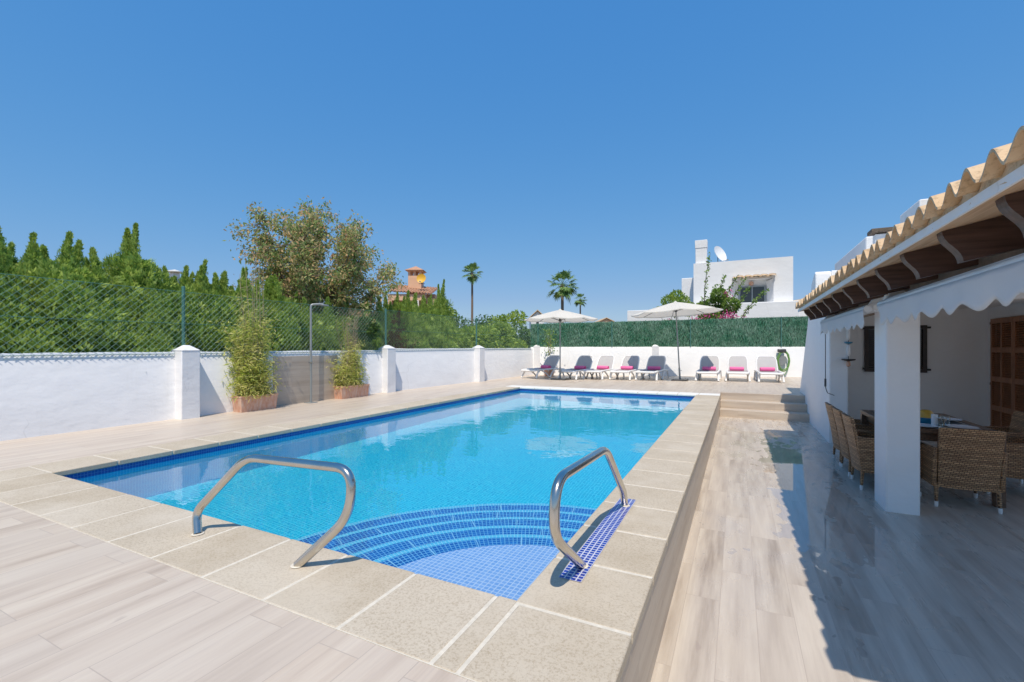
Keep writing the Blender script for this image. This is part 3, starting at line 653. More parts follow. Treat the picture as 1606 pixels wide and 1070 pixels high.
# ------------------------------------------------------------------ parasols
def parasol(loc, rad, ztop, zedge, lean, label, hub):
    t = empty('parasol', loc); t.rotation_euler = (0, lean, 0)
    MB().box((-0.25,-0.25,0.0),(0.25,0.25,0.05)).build('base_plate', M['dark_metal'], t, bevel=0.012)
    MB().tube([(0,0,0.05),(0,0,0.42)], 0.03, 14).tube([(0.03,0,0.33),(0.075,0,0.33)],0.008,8).build('base_sleeve', M['gray_metal'], t, smooth=True)
    MB().tube([(0,0,0.42),(0,0,ztop-0.03)], 0.021, 14).build('pole', M['gray_metal'], t, smooth=True)
    mb = MB(); n = 8; K = 10; S = 6
    vs = []; fs = []; idx = {}
    for j in range(K+1):
        f = j/K
        for k in range(n):
            for m in range(S):
                a = 2*math.pi*(k+m/S)/n+0.2; b0 = 2*math.pi*k/n+0.2; mid = 2*math.pi/n
                r = rad*f*math.cos(mid/2)/math.cos((a-b0)-mid/2)
                h = ztop-(ztop-zedge)*(f**1.12)
                h -= 0.055*f*math.sin(math.pi*m/S)*(1-0.35*f)
                vs.append((r*math.cos(a), r*math.sin(a), h))
    W8 = n*S
    for j in range(K):
        for k in range(W8): fs.append((j*W8+k, j*W8+(k+1)%W8, (j+1)*W8+(k+1)%W8, (j+1)*W8+k))
    # hem
    base = len(vs)
    for k in range(W8):
        x, y, z = vs[K*W8+k]; vs.append((x*1.0, y*1.0, z-0.028))
    for k in range(W8): fs.append((K*W8+k, K*W8+(k+1)%W8, base+(k+1)%W8, base+k))
    mb.add(vs, fs).build('canopy', M['canopy'], t, smooth=True, ang=28)
    MB().lathe([(0.0,0.035),(0.03,0.03),(0.045,0.0),(0.11,-0.035)][::-1], 16, (0,0,ztop)).build('finial', M['canopy'], t, smooth=True)
    MB().lathe([(0.022,-0.04),(0.05,-0.04),(0.05,0.04),(0.022,0.04)], 14, (0,0,hub)).build('runner', M['dark_metal'], t, smooth=True)
    for k in range(n):
        a = 2*math.pi*k/n+0.2; ca, sa = math.cos(a), math.sin(a)
        def cz(f): return ztop-(ztop-zedge)*(f**1.12)
        r_ = MB().tube([(rad*f*ca, rad*f*sa, cz(f)-0.018) for f in (0.02,.25,.5,.75,.98)], 0.0075, 6).build('rib', M['dark_metal'], t, smooth=True)
        MB().tube([(0.045*ca,0.045*sa,hub),(rad*0.5*ca,rad*0.5*sa,cz(0.5)-0.025)], 0.007, 6).build('strut', M['dark_metal'], r_)
    tag(t, label, 'parasol', 'cream parasols beside the loungers'); return t
parasol((-5.42,14.62,0), 1.27, 2.38, 2.06, 0.0, 'smaller cream parasol between the two leftmost loungers', 2.02)
parasol((-1.72,16.05,0), 1.46, 2.62, 2.27, R(-3.2), 'larger cream parasol in the gap in the lounger row, pole leaning slightly', 2.33)

# ------------------------------------------------------------------ planters, bamboo, shower, hose
def planter(loc, lx, ly, h, label):
    t = empty('planter_box', loc); mb = MB(); o_, i_ = 0.02, 0.035
    def ringp(dx, dy, z): return [(-dx,-dy,z),(dx,-dy,z),(dx,dy,z),(-dx,dy,z)]
    prof = [(lx/2-o_, ly/2-o_, 0.0),(lx/2, ly/2, h-0.03),(lx/2+.006, ly/2+.006, h-.03),(lx/2+.006,ly/2+.006,h),(lx/2-i_,ly/2-i_,h),(lx/2-i_,ly/2-i_,h-0.05)]
    vs = [v for d in prof for v in ringp(*d)]; fs = [(3,2,1,0)]
    for j in range(len(prof)-1):
        for k in range(4): fs.append((j*4+k, j*4+(k+1)%4, (j+1)*4+(k+1)%4, (j+1)*4+k))
    mb.add(vs, fs).build('trough', M['terracotta'], t, bevel=0.008)
    MB().box((-lx/2+i_,-ly/2+i_,h-.07),(lx/2-i_,ly/2-i_,h-.045)).build('soil', M['soil'], t)
    tag(t, label, 'planter', 'terracotta planters along the left wall'); return t
planter((-7.60,5.17,0), 0.26, 0.68, 0.27, 'terracotta trough under the larger bamboo nearer the camera')
planter((-7.63,7.43,0), 0.26, 0.80, 0.27, 'terracotta trough under the smaller bamboo past the outdoor shower')
def bamboo(loc, ly, hmax, ncul, nleaf, wide, label, bare=0, dens=1.0):
    t = empty('bamboo_plant', loc); cm = MB(); C = []; D = []
    for i in range(ncul):
        y0 = random.uniform(-ly/2, ly/2); x0 = random.uniform(-.07,.07); h = hmax*random.uniform(.30,1.0)*(1-0.45*abs(y0)/(ly/2))
        ly_ = random.gauss(0,.22)*wide; lx_ = random.gauss(0.02,.12)*wide
        pts = [(x0+lx_*(s**2), y0+ly_*(s**2), h*s-0.01) for s in (0,.25,.5,.75,1)]
        cm.tube(pts, [0.006,0.006,0.005,0.004,0.002], 5)
        k = int(nleaf*(0.6+0.8*h/hmax))
        for _ in range(k):
            s = random.uniform(0.02,1.02); sp = (0.05+0.12*(1-abs(s-0.35)))*wide
            C.append((x0+lx_*s*s+random.gauss(0,sp*0.8), y0+ly_*s*s+random.gauss(0,sp), max(0.02, h*s+random.gauss(0,.03))))
            D.append((random.gauss(0,1), random.gauss(0,1), random.gauss(-0.15,.6)))
    for i in range(bare):
        y0 = random.uniform(-.12,.12); h = hmax*random.uniform(1.05,1.35); ly_ = random.gauss(0,.16)
        pts = [(0.02*s, y0+ly_*s+0.02*math.sin(5*s), h*s) for s in (0,.3,.6,.8,1)]
        cm.tube(pts, [0.007,0.006,0.005,0.003,0.0015], 5)
        for _ in range(9):
            s = random.uniform(.55,1); b = Vector((0.02*s, y0+ly_*s+0.02*math.sin(5*s), h*s))
            cm.tube([b, b+Vector((random.gauss(0,.05),random.gauss(0,.06),random.uniform(.05,.17)))], [0.003,0.001], 4)
    cm.build('stems', M['twig'], t)
    C = np.array(C); D = np.array(D); L = rng.uniform(.06,.12,len(C))
    quads('leaves', blades(C, D, L, L*0.16, 0.15), M['bamboo_leaf'], t)
    tag(t, label, 'bamboo', 'potted bamboo along the left wall')
bamboo((-7.60,5.17,0.22), 0.54, 2.0, 40, 170, 0.70, 'large bushy yellow green bamboo left of the outdoor shower', 7)
bamboo((-7.63,7.40,0.22), 0.58, 1.30, 30, 120, 0.62, 'smaller bamboo with tall bare twigs right of the outdoor shower', 15)
sh = empty('outdoor_shower', (-7.60,6.33,0)); tag(sh, 'gray outdoor shower post with an arm at the top in front of the plank panel', 'shower')
MB().box((-.09,-.09,0),(.09,.09,.012)).build('base_plate', M['gray_metal'], sh, bevel=.004)
MB().tube(fillet([(0,0,.01),(0,0,1.95),(0.10,0.16,1.97),(0.12,0.2,1.965)],.05,5), .022, 12).build('post', M['gray_metal'], sh, smooth=True)
MB().box((0.03,.14,1.935),(0.17,.30,1.965)).build('shower_head', M['gray_metal'], sh, bevel=.01)
MB().tube([(0.0,-0.05,.80),(0.0,0.0,.80)],.012,8).lathe([(.0,0),(.024,0),(.024,.035),(0,.035)],12,(0.03,0,.78)).build('tap', M['steel'], sh, smooth=True)
hs_u = 9.35; pz = bpt(hs_u, 0, -0.09)
ho = empty('garden_hose', (pz[0],pz[1],0.62), bang); tag(ho, 'coiled green garden hose hanging on a gray holder on the white back wall', 'hose')
mb = MB()
for k in range(7):
    a0 = random.uniform(-.03,.03); rx, rz_ = 0.20+random.uniform(-.03,.03), 0.36+random.uniform(-.05,.04)
    mb.tube([(0.07+rx*math.sin(2*math.pi*j/32), -0.03*random.random()-.008*k, -0.02+rz_*math.cos(2*math.pi*j/32)) for j in range(33)], 0.011, 6)
mb.tube(fillet([(0.24,-.03,-.1),(0.22,-.04,-.35),(0.10,-.06,-.55),(0.0,-.05,-.60)],.1),.011,6)
mb.build('hose_coil', M['hose'], ho, smooth=True)
MB().lathe([(0,0),(.19,0),(.19,.02),(0,.02)],24).build('holder', M['gray_metal'], ho).rotation_euler = (R(90),0,0)
MB().box((-.13,-.10,.30),(.15,.03,.42)).build('hook', M['dark_metal'], ho, bevel=.03)
# corner pot with a climber
pp = empty('flower_pot', (-6.55,16.45,0)); tag(pp, 'round terracotta pot in the wall corner behind the leftmost lounger', 'pot')
MB().lathe([(0,0),(.17,0),(.22,.30),(.235,.30),(.235,.36),(.205,.36),(.20,.31),(0,.31)],24).build('pot', M['terracotta'], pp, smooth=True)
pl = empty('corner_plant', (-6.55,16.45,.30)); tag(pl, 'thin leafy climber growing from the corner pot up the wall', 'plant')
mb = MB(); C = []
for i in range(7):
    a = random.gauss(0,.10); pts = [(a*s+random.gauss(0,.02), random.gauss(0,.02), 1.45*s*random.uniform(.85,1)) for s in (0,.25,.5,.75,1)]
    mb.tube(pts, [.008,.007,.006,.004,.002], 5)
    for _ in range(42):
        s = random.uniform(.12,1)**0.8; C.append((a*s+random.gauss(0,.05+.13*s), random.gauss(0,.09), 1.5*s+random.gauss(0,.05)))
mb.build('stems', M['twig'], pl); C = np.array(C)
quads('leaves', blades(C, rng.normal(size=C.shape), rng.uniform(.06,.11,len(C)), .04), M['bougain_leaf'], pl)

# ------------------------------------------------------------------ the villa on the right
V = empty('villa', (0,0,0)); V.rotation_euler = (0,0,-0.003)
tag(V, 'white villa on the right with open porch, tiled eave and dark rafters', 'house')
YR0, YR1 = 1.62, 9.05
def zs(x): return 1.71+0.23*(x-0.95)
def batter(name, a, b, parent, mat):
    return MB().box(a, b).build(name, mat, parent, bevel=.018, seg=3)
batter('pillar', (1.275,5.60,LZ-.02),(1.54,6.02,1.62), V, M['white_clean'])
for y_ in (1.75, 5.60): batter('pillar', (3.92,y_,LZ-.02),(4.18,y_+.36,2.28), V, M['white_clean'])
MB().box((3.95,YR0+.1,2.285),(4.15,8.99,2.39)).build('beam', M['gray_wood'], V)
# side wall past the porch with a battered far end, rising as a taller block
pts = [(9.16,LZ-.02),(13.35,LZ-.02),(13.35,-.02),(12.9,.45),(11.9,1.55),(11.25,2.42),(10.78,2.60),(10.70,2.55),(10.70,1.78),(9.16,1.78)]
mb = MB(); mb.prism([(p[0],p[1]) for p in pts], 1.34, 1.60, 'X')
mb.build('side_wall', M['white_clean'], V, bevel=.02, seg=2)
MB().box((1.6,10.98,LZ-.02),(4.2,11.22,2.3)).build('porch_end_wall', M['white_clean'], V)
MB().box((1.602,9.06,1.80),(4.3,10.975,1.95)).build('porch_roof_slab', M['white_clean'], V)
MB().box((1.602,10.72,1.955),(4.0,13.2,2.60)).build('end_block', M['white_clean'], V, bevel=.02)
MB().box((3.94,10.80,LZ-.02),(4.18,10.98,2.4)).box((3.94,9.0,1.6),(4.18,10.80,2.4)).box((3.94,9.0,LZ-.02),(4.18,9.28,1.6)).build('porch_wall', M['white_clean'], V)
# roof: soffit boards, white mortar band, beam, rafters, clay tiles
XR = 4.3
mb = MB(); mb.prism([(0.90,zs(.90)),(XR,zs(XR)),(XR,zs(XR)+.03),(0.90,zs(.90)+.03)], YR0, YR1, 'Y'); mb.build('soffit', M['soffit'], V)
mb = MB(); mb.prism([(0.885,zs(.885)-.002),(0.9,zs(.9)-.003),(0.90,zs(.90)+.045),(0.885,zs(.885)+.042)], YR0+.01, YR1-.01, 'Y')
mb.prism([(0.90,zs(.90)+.031),(XR,zs(XR)+.031),(XR,zs(XR)+.045),(0.90,zs(.90)+.045)], YR0+.012, YR1-.012, 'Y'); mb.build('mortar_band', M['white_house'], V)
MB().box((1.31,YR0+.1,1.50),(1.50,9.16,1.665)).build('beam', M['gray_wood'], V, bevel=.006)
rp = [(0.95,zs(.95)-.002)]
for k in range(1, 9):      # ogee end
    f = k/8; rp.append((0.95+0.085*f-0.010*math.sin(2*math.pi*f), zs(.95)-.002-0.165*f))
rp += [(4.0, zs(4.0)-.167+.0), (4.0, zs(4.0)-.002)]
for k in range(12):
    yc = 1.92+0.63*k
    mb = MB(); mb.prism(rp, yc-.038, yc+.038, 'Y'); mb.build('rafter', M['rafter'], V)
def tiles(x0, x1, y0, y1, z0, slope, mat, parent, pitch=0.19, rad=0.092, row=0.36, name='roof_tiles', th=0.013, front=True):
    mb = MB(); n = int((y1-y0)/pitch); rows = int(math.ceil((x1-x0)/row)); S = 9
    for r in range(rows):
        xa = x0+r*row-(0.0 if r == 0 else 0.06); xb = min(x0+(r+1)*row, x1); 
        for k in range(n):
            yc = y0+(k+0.5)*pitch+random.uniform(-.008,.008); za = z0+slope*(xa-x0)+random.uniform(-.003,.003)+(0.012 if r else 0); zb = z0+slope*(xb-x0)-.004
            ya_ = yc
            ra = rad*random.uniform(.97,1.03); rb = ra*0.86; jx = random.uniform(-.014,.014)
            vs = []
            for (x, z, rr) in ((xa+jx, za, ra), (xb, zb, rb)):
                for q in (rr, rr-th):
                    for s in range(S):
                        a = math.pi*s/(S-1); vs.append((x, ya_+q*math.cos(a), z+q*math.sin(a)*0.92))
            fs = []
            for s in range(S-1):
                fs += [(s, s+1, 2*S+s+1, 2*S+s), (S+s+1, S+s, 3*S+s, 3*S+s+1), (s+1, s, S+s, S+s+1)]
            fs += [(0, 2*S, 3*S, S), (S-1, 2*S-1, 4*S-1, 3*S-1)]
            mb.add(vs, fs)
            # pan tile between two covers (concave side up)
            yc2 = yc+pitch/2; xa2 = xa+0.02+jx; vs = []
            for (x, z, rr) in ((xa2, za+.028, rad*0.80), (xb, zb+.028, rad*0.92)):
                for q in (rr, rr-th):
                    for s in range(S):
                        a = math.pi+math.pi*s/(S-1); vs.append((x, yc2+q*math.cos(a), z+q*math.sin(a)*0.62))
            fs = []
            for s in range(S-1):
                fs += [(s, s+1, 2*S+s+1, 2*S+s), (S+s+1, S+s, 3*S+s, 3*S+s+1), (s+1, s, S+s, S+s+1)]
            mb.add(vs, fs)
    return mb.build(name, mat, parent, smooth=True, ang=50)
def wave(q):      # profile across one roll of the roof, 0 at the pan, 1 at the crest
    c = 0.5+0.5*math.cos(2*math.pi*q); return c**0.85
def wave_tiles(x0, x1, y0, y1, ztop, slope, amp, pitch, mat, fill, parent, row=0.38, th=0.013):
    mb = MB(); n = int((y1-y0)/pitch); rows = int(math.ceil((x1-x0)/row)); S = 15
    for r in range(rows):
        for k in range(n):
            xa = x0+r*row-(0.07 if r else 0)+random.uniform(-.010,.010); xb = min(x0+(r+1)*row, x1)
            yc = y0+(k+.5)*pitch+random.uniform(-.004,.004); dz = random.uniform(-.004,.004); tw = random.uniform(-.012,.012); am = amp*random.uniform(.95,1.05)
            za = ztop+slope*(xa-x0)+(.016 if r else 0)+dz; zb = ztop+slope*(xb-x0)+dz-.002; vs = []
            for (x, z) in ((xa, za), (xb, zb)):
                for t_ in (0, th):
                    for i in range(S):
                        q = -.505+1.01*i/(S-1); vs.append((x+tw*q, yc+q*pitch, z-am*(1-wave(q))-t_))
            fs = []
            for i in range(S-1): fs += [(i, i+1, 2*S+i+1, 2*S+i), (S+i+1, S+i, 3*S+i, 3*S+i+1), (i+1, i, S+i, S+i+1)]
            fs += [(0, 2*S, 3*S, S), (S-1, 2*S-1, 4*S-1, 3*S-1)]; mb.add(vs, fs)
    o = mb.build('roof_tiles', mat, parent, smooth=True, ang=50)
    f = MB(); vs = []; m_ = n*12                    # mortar packed under the rolls, its edge wavering
    for i in range(m_+1):
        y = y0+n*pitch*i/m_; q = (i/12) % 1.0-.5; z = ztop+slope*.075-amp*(1-wave(q))-th-.002; jt = random.uniform(-.004,.004)
        vs += [(x0+.058+jt, y, ztop-amp-.028+jt-.012*wave(q)), (x0+.068+jt, y, z)]
    f.add(vs, [(2*i, 2*i+2, 2*i+3, 2*i+1) for i in range(m_)]); f.build('tile_bedding', fill, parent, smooth=True); return o
wave_tiles(0.83, XR, YR0, YR1, 1.828, 0.23, 0.078, 0.193, M['tile'], M['tile'], V)
# chimneys and roof blocks behind the eave
c_ = MB().box((2.5,9.15,2.0),(3.3,10.12,3.40)).build('chimney', M['white_house'], V, bevel=.02)
MB().box((2.5,12.5,2.2),(5.0,16.2,3.55)).box((2.52,12.52,-.5),(5,16.1,2.2)).build('roof_block', M['white_house'], V, bevel=.03)
MB().box((2.50,11.70,2.6),(2.72,11.92,3.42)).build('vent_stack', M['white_house'], V)
MB().box((2.42,11.62,3.45),(2.80,12.0,3.53)).tube([(2.55,11.75,3.40),(2.55,11.75,3.46)],.02,6).tube([(2.68,11.88,3.40),(2.68,11.88,3.46)],.02,6).build('vent_cap', M['bark'], V, bevel=.01)
# louvred doors in the porch wall
def shutter_leaf(y1, y0, z0, z1, x, mat, parent, name='shutter_door', rows=4, cols=2, nx=True):
    """a louvred leaf in a plane x = const, between y0 < y1"""
    f = MB(); sl = MB(); t = .045; st = .05; w_ = (y1-y0); cw = (w_-st*(cols+1))/cols; rail_ = .085; rh = (z1-z0-rail_*(rows+1))/rows
    for c in range(cols+1): yy = y0+c*(cw+st); f.box((x-t,yy,z0),(x,yy+st,z1))
    for r in range(rows+1):
        zz = z0+r*(rh+rail_)
        for c in range(cols): yy = y0+st+c*(cw+st); f.box((x-t+.001,yy,zz),(x-.001,yy+cw,zz+rail_))
    for r in range(rows):
        for c in range(cols):
            ya = y0+st+c*(cw+st); za = z0+rail_+r*(rh+rail_); n = max(4, int(rh/.036))
            for k in range(n):
                zc = za+rh*(k+.5)/n
                sl.add([(x-.040,ya,zc-.017),(x-.040,ya+cw,zc-.017),(x-.008,ya+cw,zc+.012),(x-.008,ya,zc+.012),(x-.036,ya,zc-.021),(x-.036,ya+cw,zc-.021),(x-.004,ya+cw,zc+.008),(x-.004,ya,zc+.008)], [(0,1,2,3),(7,6,5,4),(0,4,5,1),(2,6,7,3)])
    fo = f.build(name, mat, parent); sl.build('louvres', mat, fo); return fo
for k in range(2):
    fo = shutter_leaf(10.775-.735*k, 10.775-.735*k-.725, LZ+.03, 1.59, 3.94, M['shutter'], V)
    if k == 0: MB().box((3.91,10.77,.45),(3.945,10.84,.49)).box((3.91,10.77,1.50),(3.945,10.84,1.54)).box((3.91,10.77,-.3),(3.945,10.84,-.26)).build('hinge', M['black'], fo)
MB().box((3.985,9.26,LZ),(4.03,10.84,1.62)).build('door_dark_backing', M['glass'], V)  # dark backing added behind the louvres so no outside light shows through
# window in the end wall with dark shutters
wn = MB(); wn.box((2.17,10.935,.63),(2.23,10.979,1.51)); wn.box((3.04,10.935,.63),(3.10,10.979,1.51)); wn.box((2.231,10.937,.63),(3.039,10.978,.69)); wn.box((2.231,10.937,1.45),(3.039,10.978,1.51)); wn.box((2.61,10.94,.691),(2.66,10.978,1.449))
wo = wn.build('window', M['dark_shutter'], V)
MB().box((2.2315,10.972,.691),(3.0385,10.979,1.449)).build('pane', M['glass'], wo)
mb = MB()
for k in range(20):
    z = .70+.037*k; mb.add([(2.23,10.945,z),(3.04,10.945,z),(3.04,10.975,z+.025),(2.23,10.975,z+.025)], [(0,1,2,3)])
mb.build('louvres', M['dark_shutter'], wo)
mb = MB()
for x in (2.14,3.10):
    for z in (.67,1.45): mb.box((x,10.92,z),(x+.05,10.97,z+.035))
mb.build('hook', M['black'], wo)

# awnings
def awning(y0, y1, label, n, crank=False, x=1.16, zt=1.515, drop=0.23):
    t = empty('awning', (0,0,0)); t.rotation_euler = (0,0,-0.003); rad = .034
    MB().tube([(x,y0,zt-.025),(x,y1,zt-.025)], rad, 16).build('front_bar', M['resin'], t, smooth=True)
    MB().tube([(1.245,y0+.02,1.50),(1.245,y1-.02,1.50)], .04, 14).build('roller', M['resin'], t, smooth=True)
    mb = MB(); NX = 60
    mb.add([(x-.01,y0+.01,zt+.012),(x-.01,y1-.01,zt+.012),(1.25,y1-.01,1.552),(1.25,y0+.01,1.552),(x-.01,y0+.01,zt+.008),(x-.01,y1-.01,zt+.008),(1.25,y1-.01,1.548),(1.25,y0+.01,1.548)], [(3,2,1,0),(4,5,6,7),(0,1,5,4),(2,3,7,6),(0,4,7,3),(1,2,6,5)])
    mb.build('cover', M['awning'], t)
    mb = MB(); vs = []; NY = n*16; NZ = 6
    ln = (y1-y0)
    for i in range(NY+1):
        f = i/NY; y = y0+ln*f; s = (0.5-0.5*math.cos(2*math.pi*n*f))**0.8
        bot = drop-0.05+0.05*s; wav = .012*math.sin(2*math.pi*n*f*0.5+1)+.010*math.sin(17*f)
        e = max(0, (f-0.965)/0.035)
        for j in range(NZ+1):
            q = j/NZ; vs.append((x-.036+wav*q*q+0.05*e*q, y-0.02*e*q, zt-.028-(bot-.036)*q))
    fs = []
    for i in range(NY):
        for j in range(NZ):
            a = i*(NZ+1)+j; fs.append((a, a+1, a+NZ+2, a+NZ+1))
    mb.add(vs, fs); o = mb.build('valance', M['awning'], t, smooth=True, ang=60)
    sm = o.modifiers.new('thickness','SOLIDIFY'); sm.thickness = .0025
    for ye in (y0+.05, y1-.05):
        MB().prism([(1.18,1.47),(1.33,1.50),(1.33,1.60),(1.26,1.62),(1.21,1.60),(1.17,1.53)], ye-.02, ye+.02, 'Y').build('bracket', M['resin'], t, bevel=.008)
    if crank:
        MB().tube([(x+.02,y1-.10,zt-.2),(x+.02,y1-.10,.62)], .006, 6).tube([(x+.02,y1-.10,.62),(x+.02,y1-.10,.50)], .014, 8).tube(fillet([(x+.02,y1-.1,.5),(x+.05,y1-.06,.40),(x+.20,y1+.35,.33)],.05), .006, 6).build('crank_rod', M['dark_metal'], t)
    tag(t, label, 'awning', 'white awnings under the porch eave'); return t
awning(1.3, 5.22, 'nearer white awning with a scalloped valance over the front pillar', 13)
awning(5.72, 8.50, 'farther white awning with a scalloped valance and a hanging crank rod', 10, True)
# hanging ornament on the far pillar
hg = empty('hanging_ornament', (1.62,9.10,1.45)); tag(hg, 'hanging string of white bottles and blue green discs beside the far pillar', 'ornament')
mb = MB(); mb.tube([(0,0,.05),(0,0,-.62)], .004, 5); mb.build('cord', M['black'], hg)
for z in (-.04,-.30):
    MB().lathe([(0,0),(.024,-.015),(.032,-.06),(.03,-.14),(.014,-.19),(0,-.2)],12,(0,0,z)).build('bottle', M['china'], hg, smooth=True)
for z, r in ((0.0,.085),(-.26,.06),(-.54,.10)):
    MB().lathe([(0,0),(r,0),(r*.9,-.02),(.02,-.035),(0,-.035)],14,(0,0,z)).build('disc', M['blue_glaze'] if r < .09 else M['black'], hg, smooth=True)
MB().lathe([(0,0),(.028,-.03),(.03,-.09),(0,-.11)],10,(0,0,-.56)).build('pendant', M['terracotta'], hg, smooth=True)

# ------------------------------------------------------------------ dining set
def chair():
    t = empty('wicker_chair')     # seat centre at origin, faces +Y, back at -Y
    w_, d_ = .24, .26
    # backrest: gently curved slab, leaning back, running down to the skirt
    mb = MB(); K = 8; Hh = 7; vs = []
    for side in (0, 1):
        for j in range(Hh+1):
            f = j/Hh; z = .20+.60*f; lean = -.10*f**1.3
            for i in range(K+1):
                g_ = i/K*2-1; ww = w_*(0.93+.07*f)
                y = -d_+lean+.025*(1-g_*g_)*-1+(0.035 if side else 0)
                vs.append((ww*g_, y, z+(.012*(1-g_**4) if j == Hh else 0)))
    n1 = (K+1)*(Hh+1); fs = []
    for j in range(Hh):
        for i in range(K):
            a = j*(K+1)+i; fs.append((a, a+1, a+K+2, a+K+1)); fs.append((n1+a+K+1, n1+a+K+2, n1+a+1, n1+a))
    for j in range(Hh):
        a = j*(K+1); fs.append((a, a+K+1, n1+a+K+1, n1+a)); b = a+K; fs.append((b+K+1, b, n1+b, n1+b+K+1))
    for i in range(K): fs.append((Hh*(K+1)+i, Hh*(K+1)+i+1, n1+Hh*(K+1)+i+1, n1+Hh*(K+1)+i)); fs.append((i+1, i, n1+i, n1+i+1))
    mb.add(vs, fs).build('backrest', M['wicker'], t, smooth=True, ang=50)
    mb = MB(); mb.box((-w_+.02,-d_+.02,.20),(w_-.02,d_,.42)); mb.build('seat', M['wicker'], t, bevel=.025)
    for s in (-1, 1):
        p = [(-d_+.0,.20),(d_,.20),(d_+.03,.52),(d_-.03,.565),(-d_-.045,.60)]
        mb = MB(); mb.prism(p, s*(w_+.012)-.02, s*(w_+.012)+.02, 'X'); mb.build('arm_panel', M['wicker'], t, bevel=.012)
    for sx in (-1, 1):
        for sy in (-1, 1):
            x, y = sx*(w_-.01), sy*(d_-.02)
            l = MB().tube([(x,y,.24),(x*1.02,y*1.05,.05)], [.019,.014], 10).build('leg', M['wicker'], t, smooth=True)
            MB().tube([(x*1.02,y*1.05,.05),(x*1.025,y*1.06,.012)], [.0165,.0155], 10).tube([(x*1.025,y*1.06,.012),(x*1.025,y*1.06,0)], .014, 8).build('leg_cap', M['resin'], l, smooth=True)
    return t
C0 = chair(); first = True
for (x, y, a, lb) in ((2.03,6.27,0,'brown wicker armchair seen from behind at the near end of the table'),
                      (1.50,6.57,-90,'nearest of three brown wicker armchairs on the left of the table'),
                      (1.50,7.18,-90,'middle of three brown wicker armchairs on the left of the table'),
                      (1.50,7.74,-90,'farthest of three brown wicker armchairs on the left of the table'),
                      (2.76,7.72,84,'brown wicker armchair on the far side of the table before the louvred doors'),
                      (2.74,7.00,84,'brown wicker armchair at the right picture edge, side on'),
                      ):
    c = C0 if first else copy_tree(C0); first = False
    c.location = (x,y,LZ); c.rotation_euler = (0,0,R(a)); tag(c, lb, 'chair', 'wicker chairs around the dining table')
tb = empty('dining_table', (1.95,6.98,LZ)); tag(tb, 'brown wooden dining table with an inset glass top on the porch', 'table')
hx, hy_ = .44, .76
mb = MB(); mb.box((-hx,-hy_,.695),(-hx+.09,hy_,.745)); mb.box((hx-.09,-hy_,.695),(hx,hy_,.745)); mb.box((-hx+.0905,-hy_,.695),(hx-.0905,-hy_+.09,.745)); mb.box((-hx+.0905,hy_-.09,.695),(hx-.0905,hy_,.745))
mb.box((-hx+.05,-hy_+.05,.61),(hx-.05,hy_-.05,.694)); mb.build('table_frame', M['table_wood'], tb, bevel=.005)
MB().box((-hx+.091,-hy_+.091,.70),(hx-.091,hy_-.091,.742)).build('glass_top', M['top_glass'], tb)
for sx in (-1,1):
    for sy in (-1,1): MB().box((sx*(hx-.04)-.04,sy*(hy_-.05)-.04,0),(sx*(hx-.04)+.04,sy*(hy_-.05)+.04,.694)).build('leg', M['table_wood'], tb, bevel=.004)
TZ = LZ+.746
jr = empty('ceramic_jar', (1.88,6.60,TZ)); tag(jr, 'round jar with a yellow top half and blue base on the dining table', 'jar')
MB().lathe([(0,0),(.055,0),(.074,.05),(.076,.075)],20).build('base', M['blue_glaze'], jr, smooth=True)
MB().lathe([(.0765,.075),(.074,.11),(.055,.145),(.03,.158),(0,.16)],20).build('lid', M['yellow_glaze'], jr, smooth=True)
cn = MB().lathe([(0,0),(.027,0),(.027,.13),(.022,.135),(0,.135)],16).build('white_candle', M['china'], None, smooth=True); cn.location = (1.90,6.42,TZ); tag(cn, 'plain white pillar candle right of the yellow and blue jar', 'candle')
gl0 = None
for i, (x, y, lb) in enumerate(((1.95,6.38,'drinking glass beside the white candle'),(1.97,6.58,'drinking glass in the middle of the table, left of its pair'),(2.05,6.60,'drinking glass in the middle of the table, right of its pair'))):
    if gl0 is None:
        gl0 = MB().lathe([(0,0.003),(.030,0.003),(.036,.10),(.033,.10),(.028,.012),(0,.012)],18).build('drinking_glass', M['clear_glass'], None, smooth=True); g_ = gl0
    else: g_ = gl0.copy(); col.objects.link(g_)
    g_.location = (x,y,TZ-.002); tag(g_, lb, 'glass', 'drinking glasses on the dining table')
pl0 = None
for i, (x, y, lb) in enumerate(((2.12,6.42,'white dinner plate at the near right corner of the table'),(1.78,6.36,'white dinner plate behind the front pillar on the table'),(1.72,7.05,'white dinner plate on the left side of the table'),(2.20,7.05,'white dinner plate on the right side of the table'))):
    if pl0 is None:
        pl0 = MB().lathe([(0,0),(.07,0),(.13,.016),(.132,.02),(.07,.007),(0,.006)],28).build('dinner_plate', M['china'], None, smooth=True); g_ = pl0
    else: g_ = pl0.copy(); col.objects.link(g_)
    g_.location = (x,y,TZ); tag(g_, lb, 'plate', 'plates on the dining table')

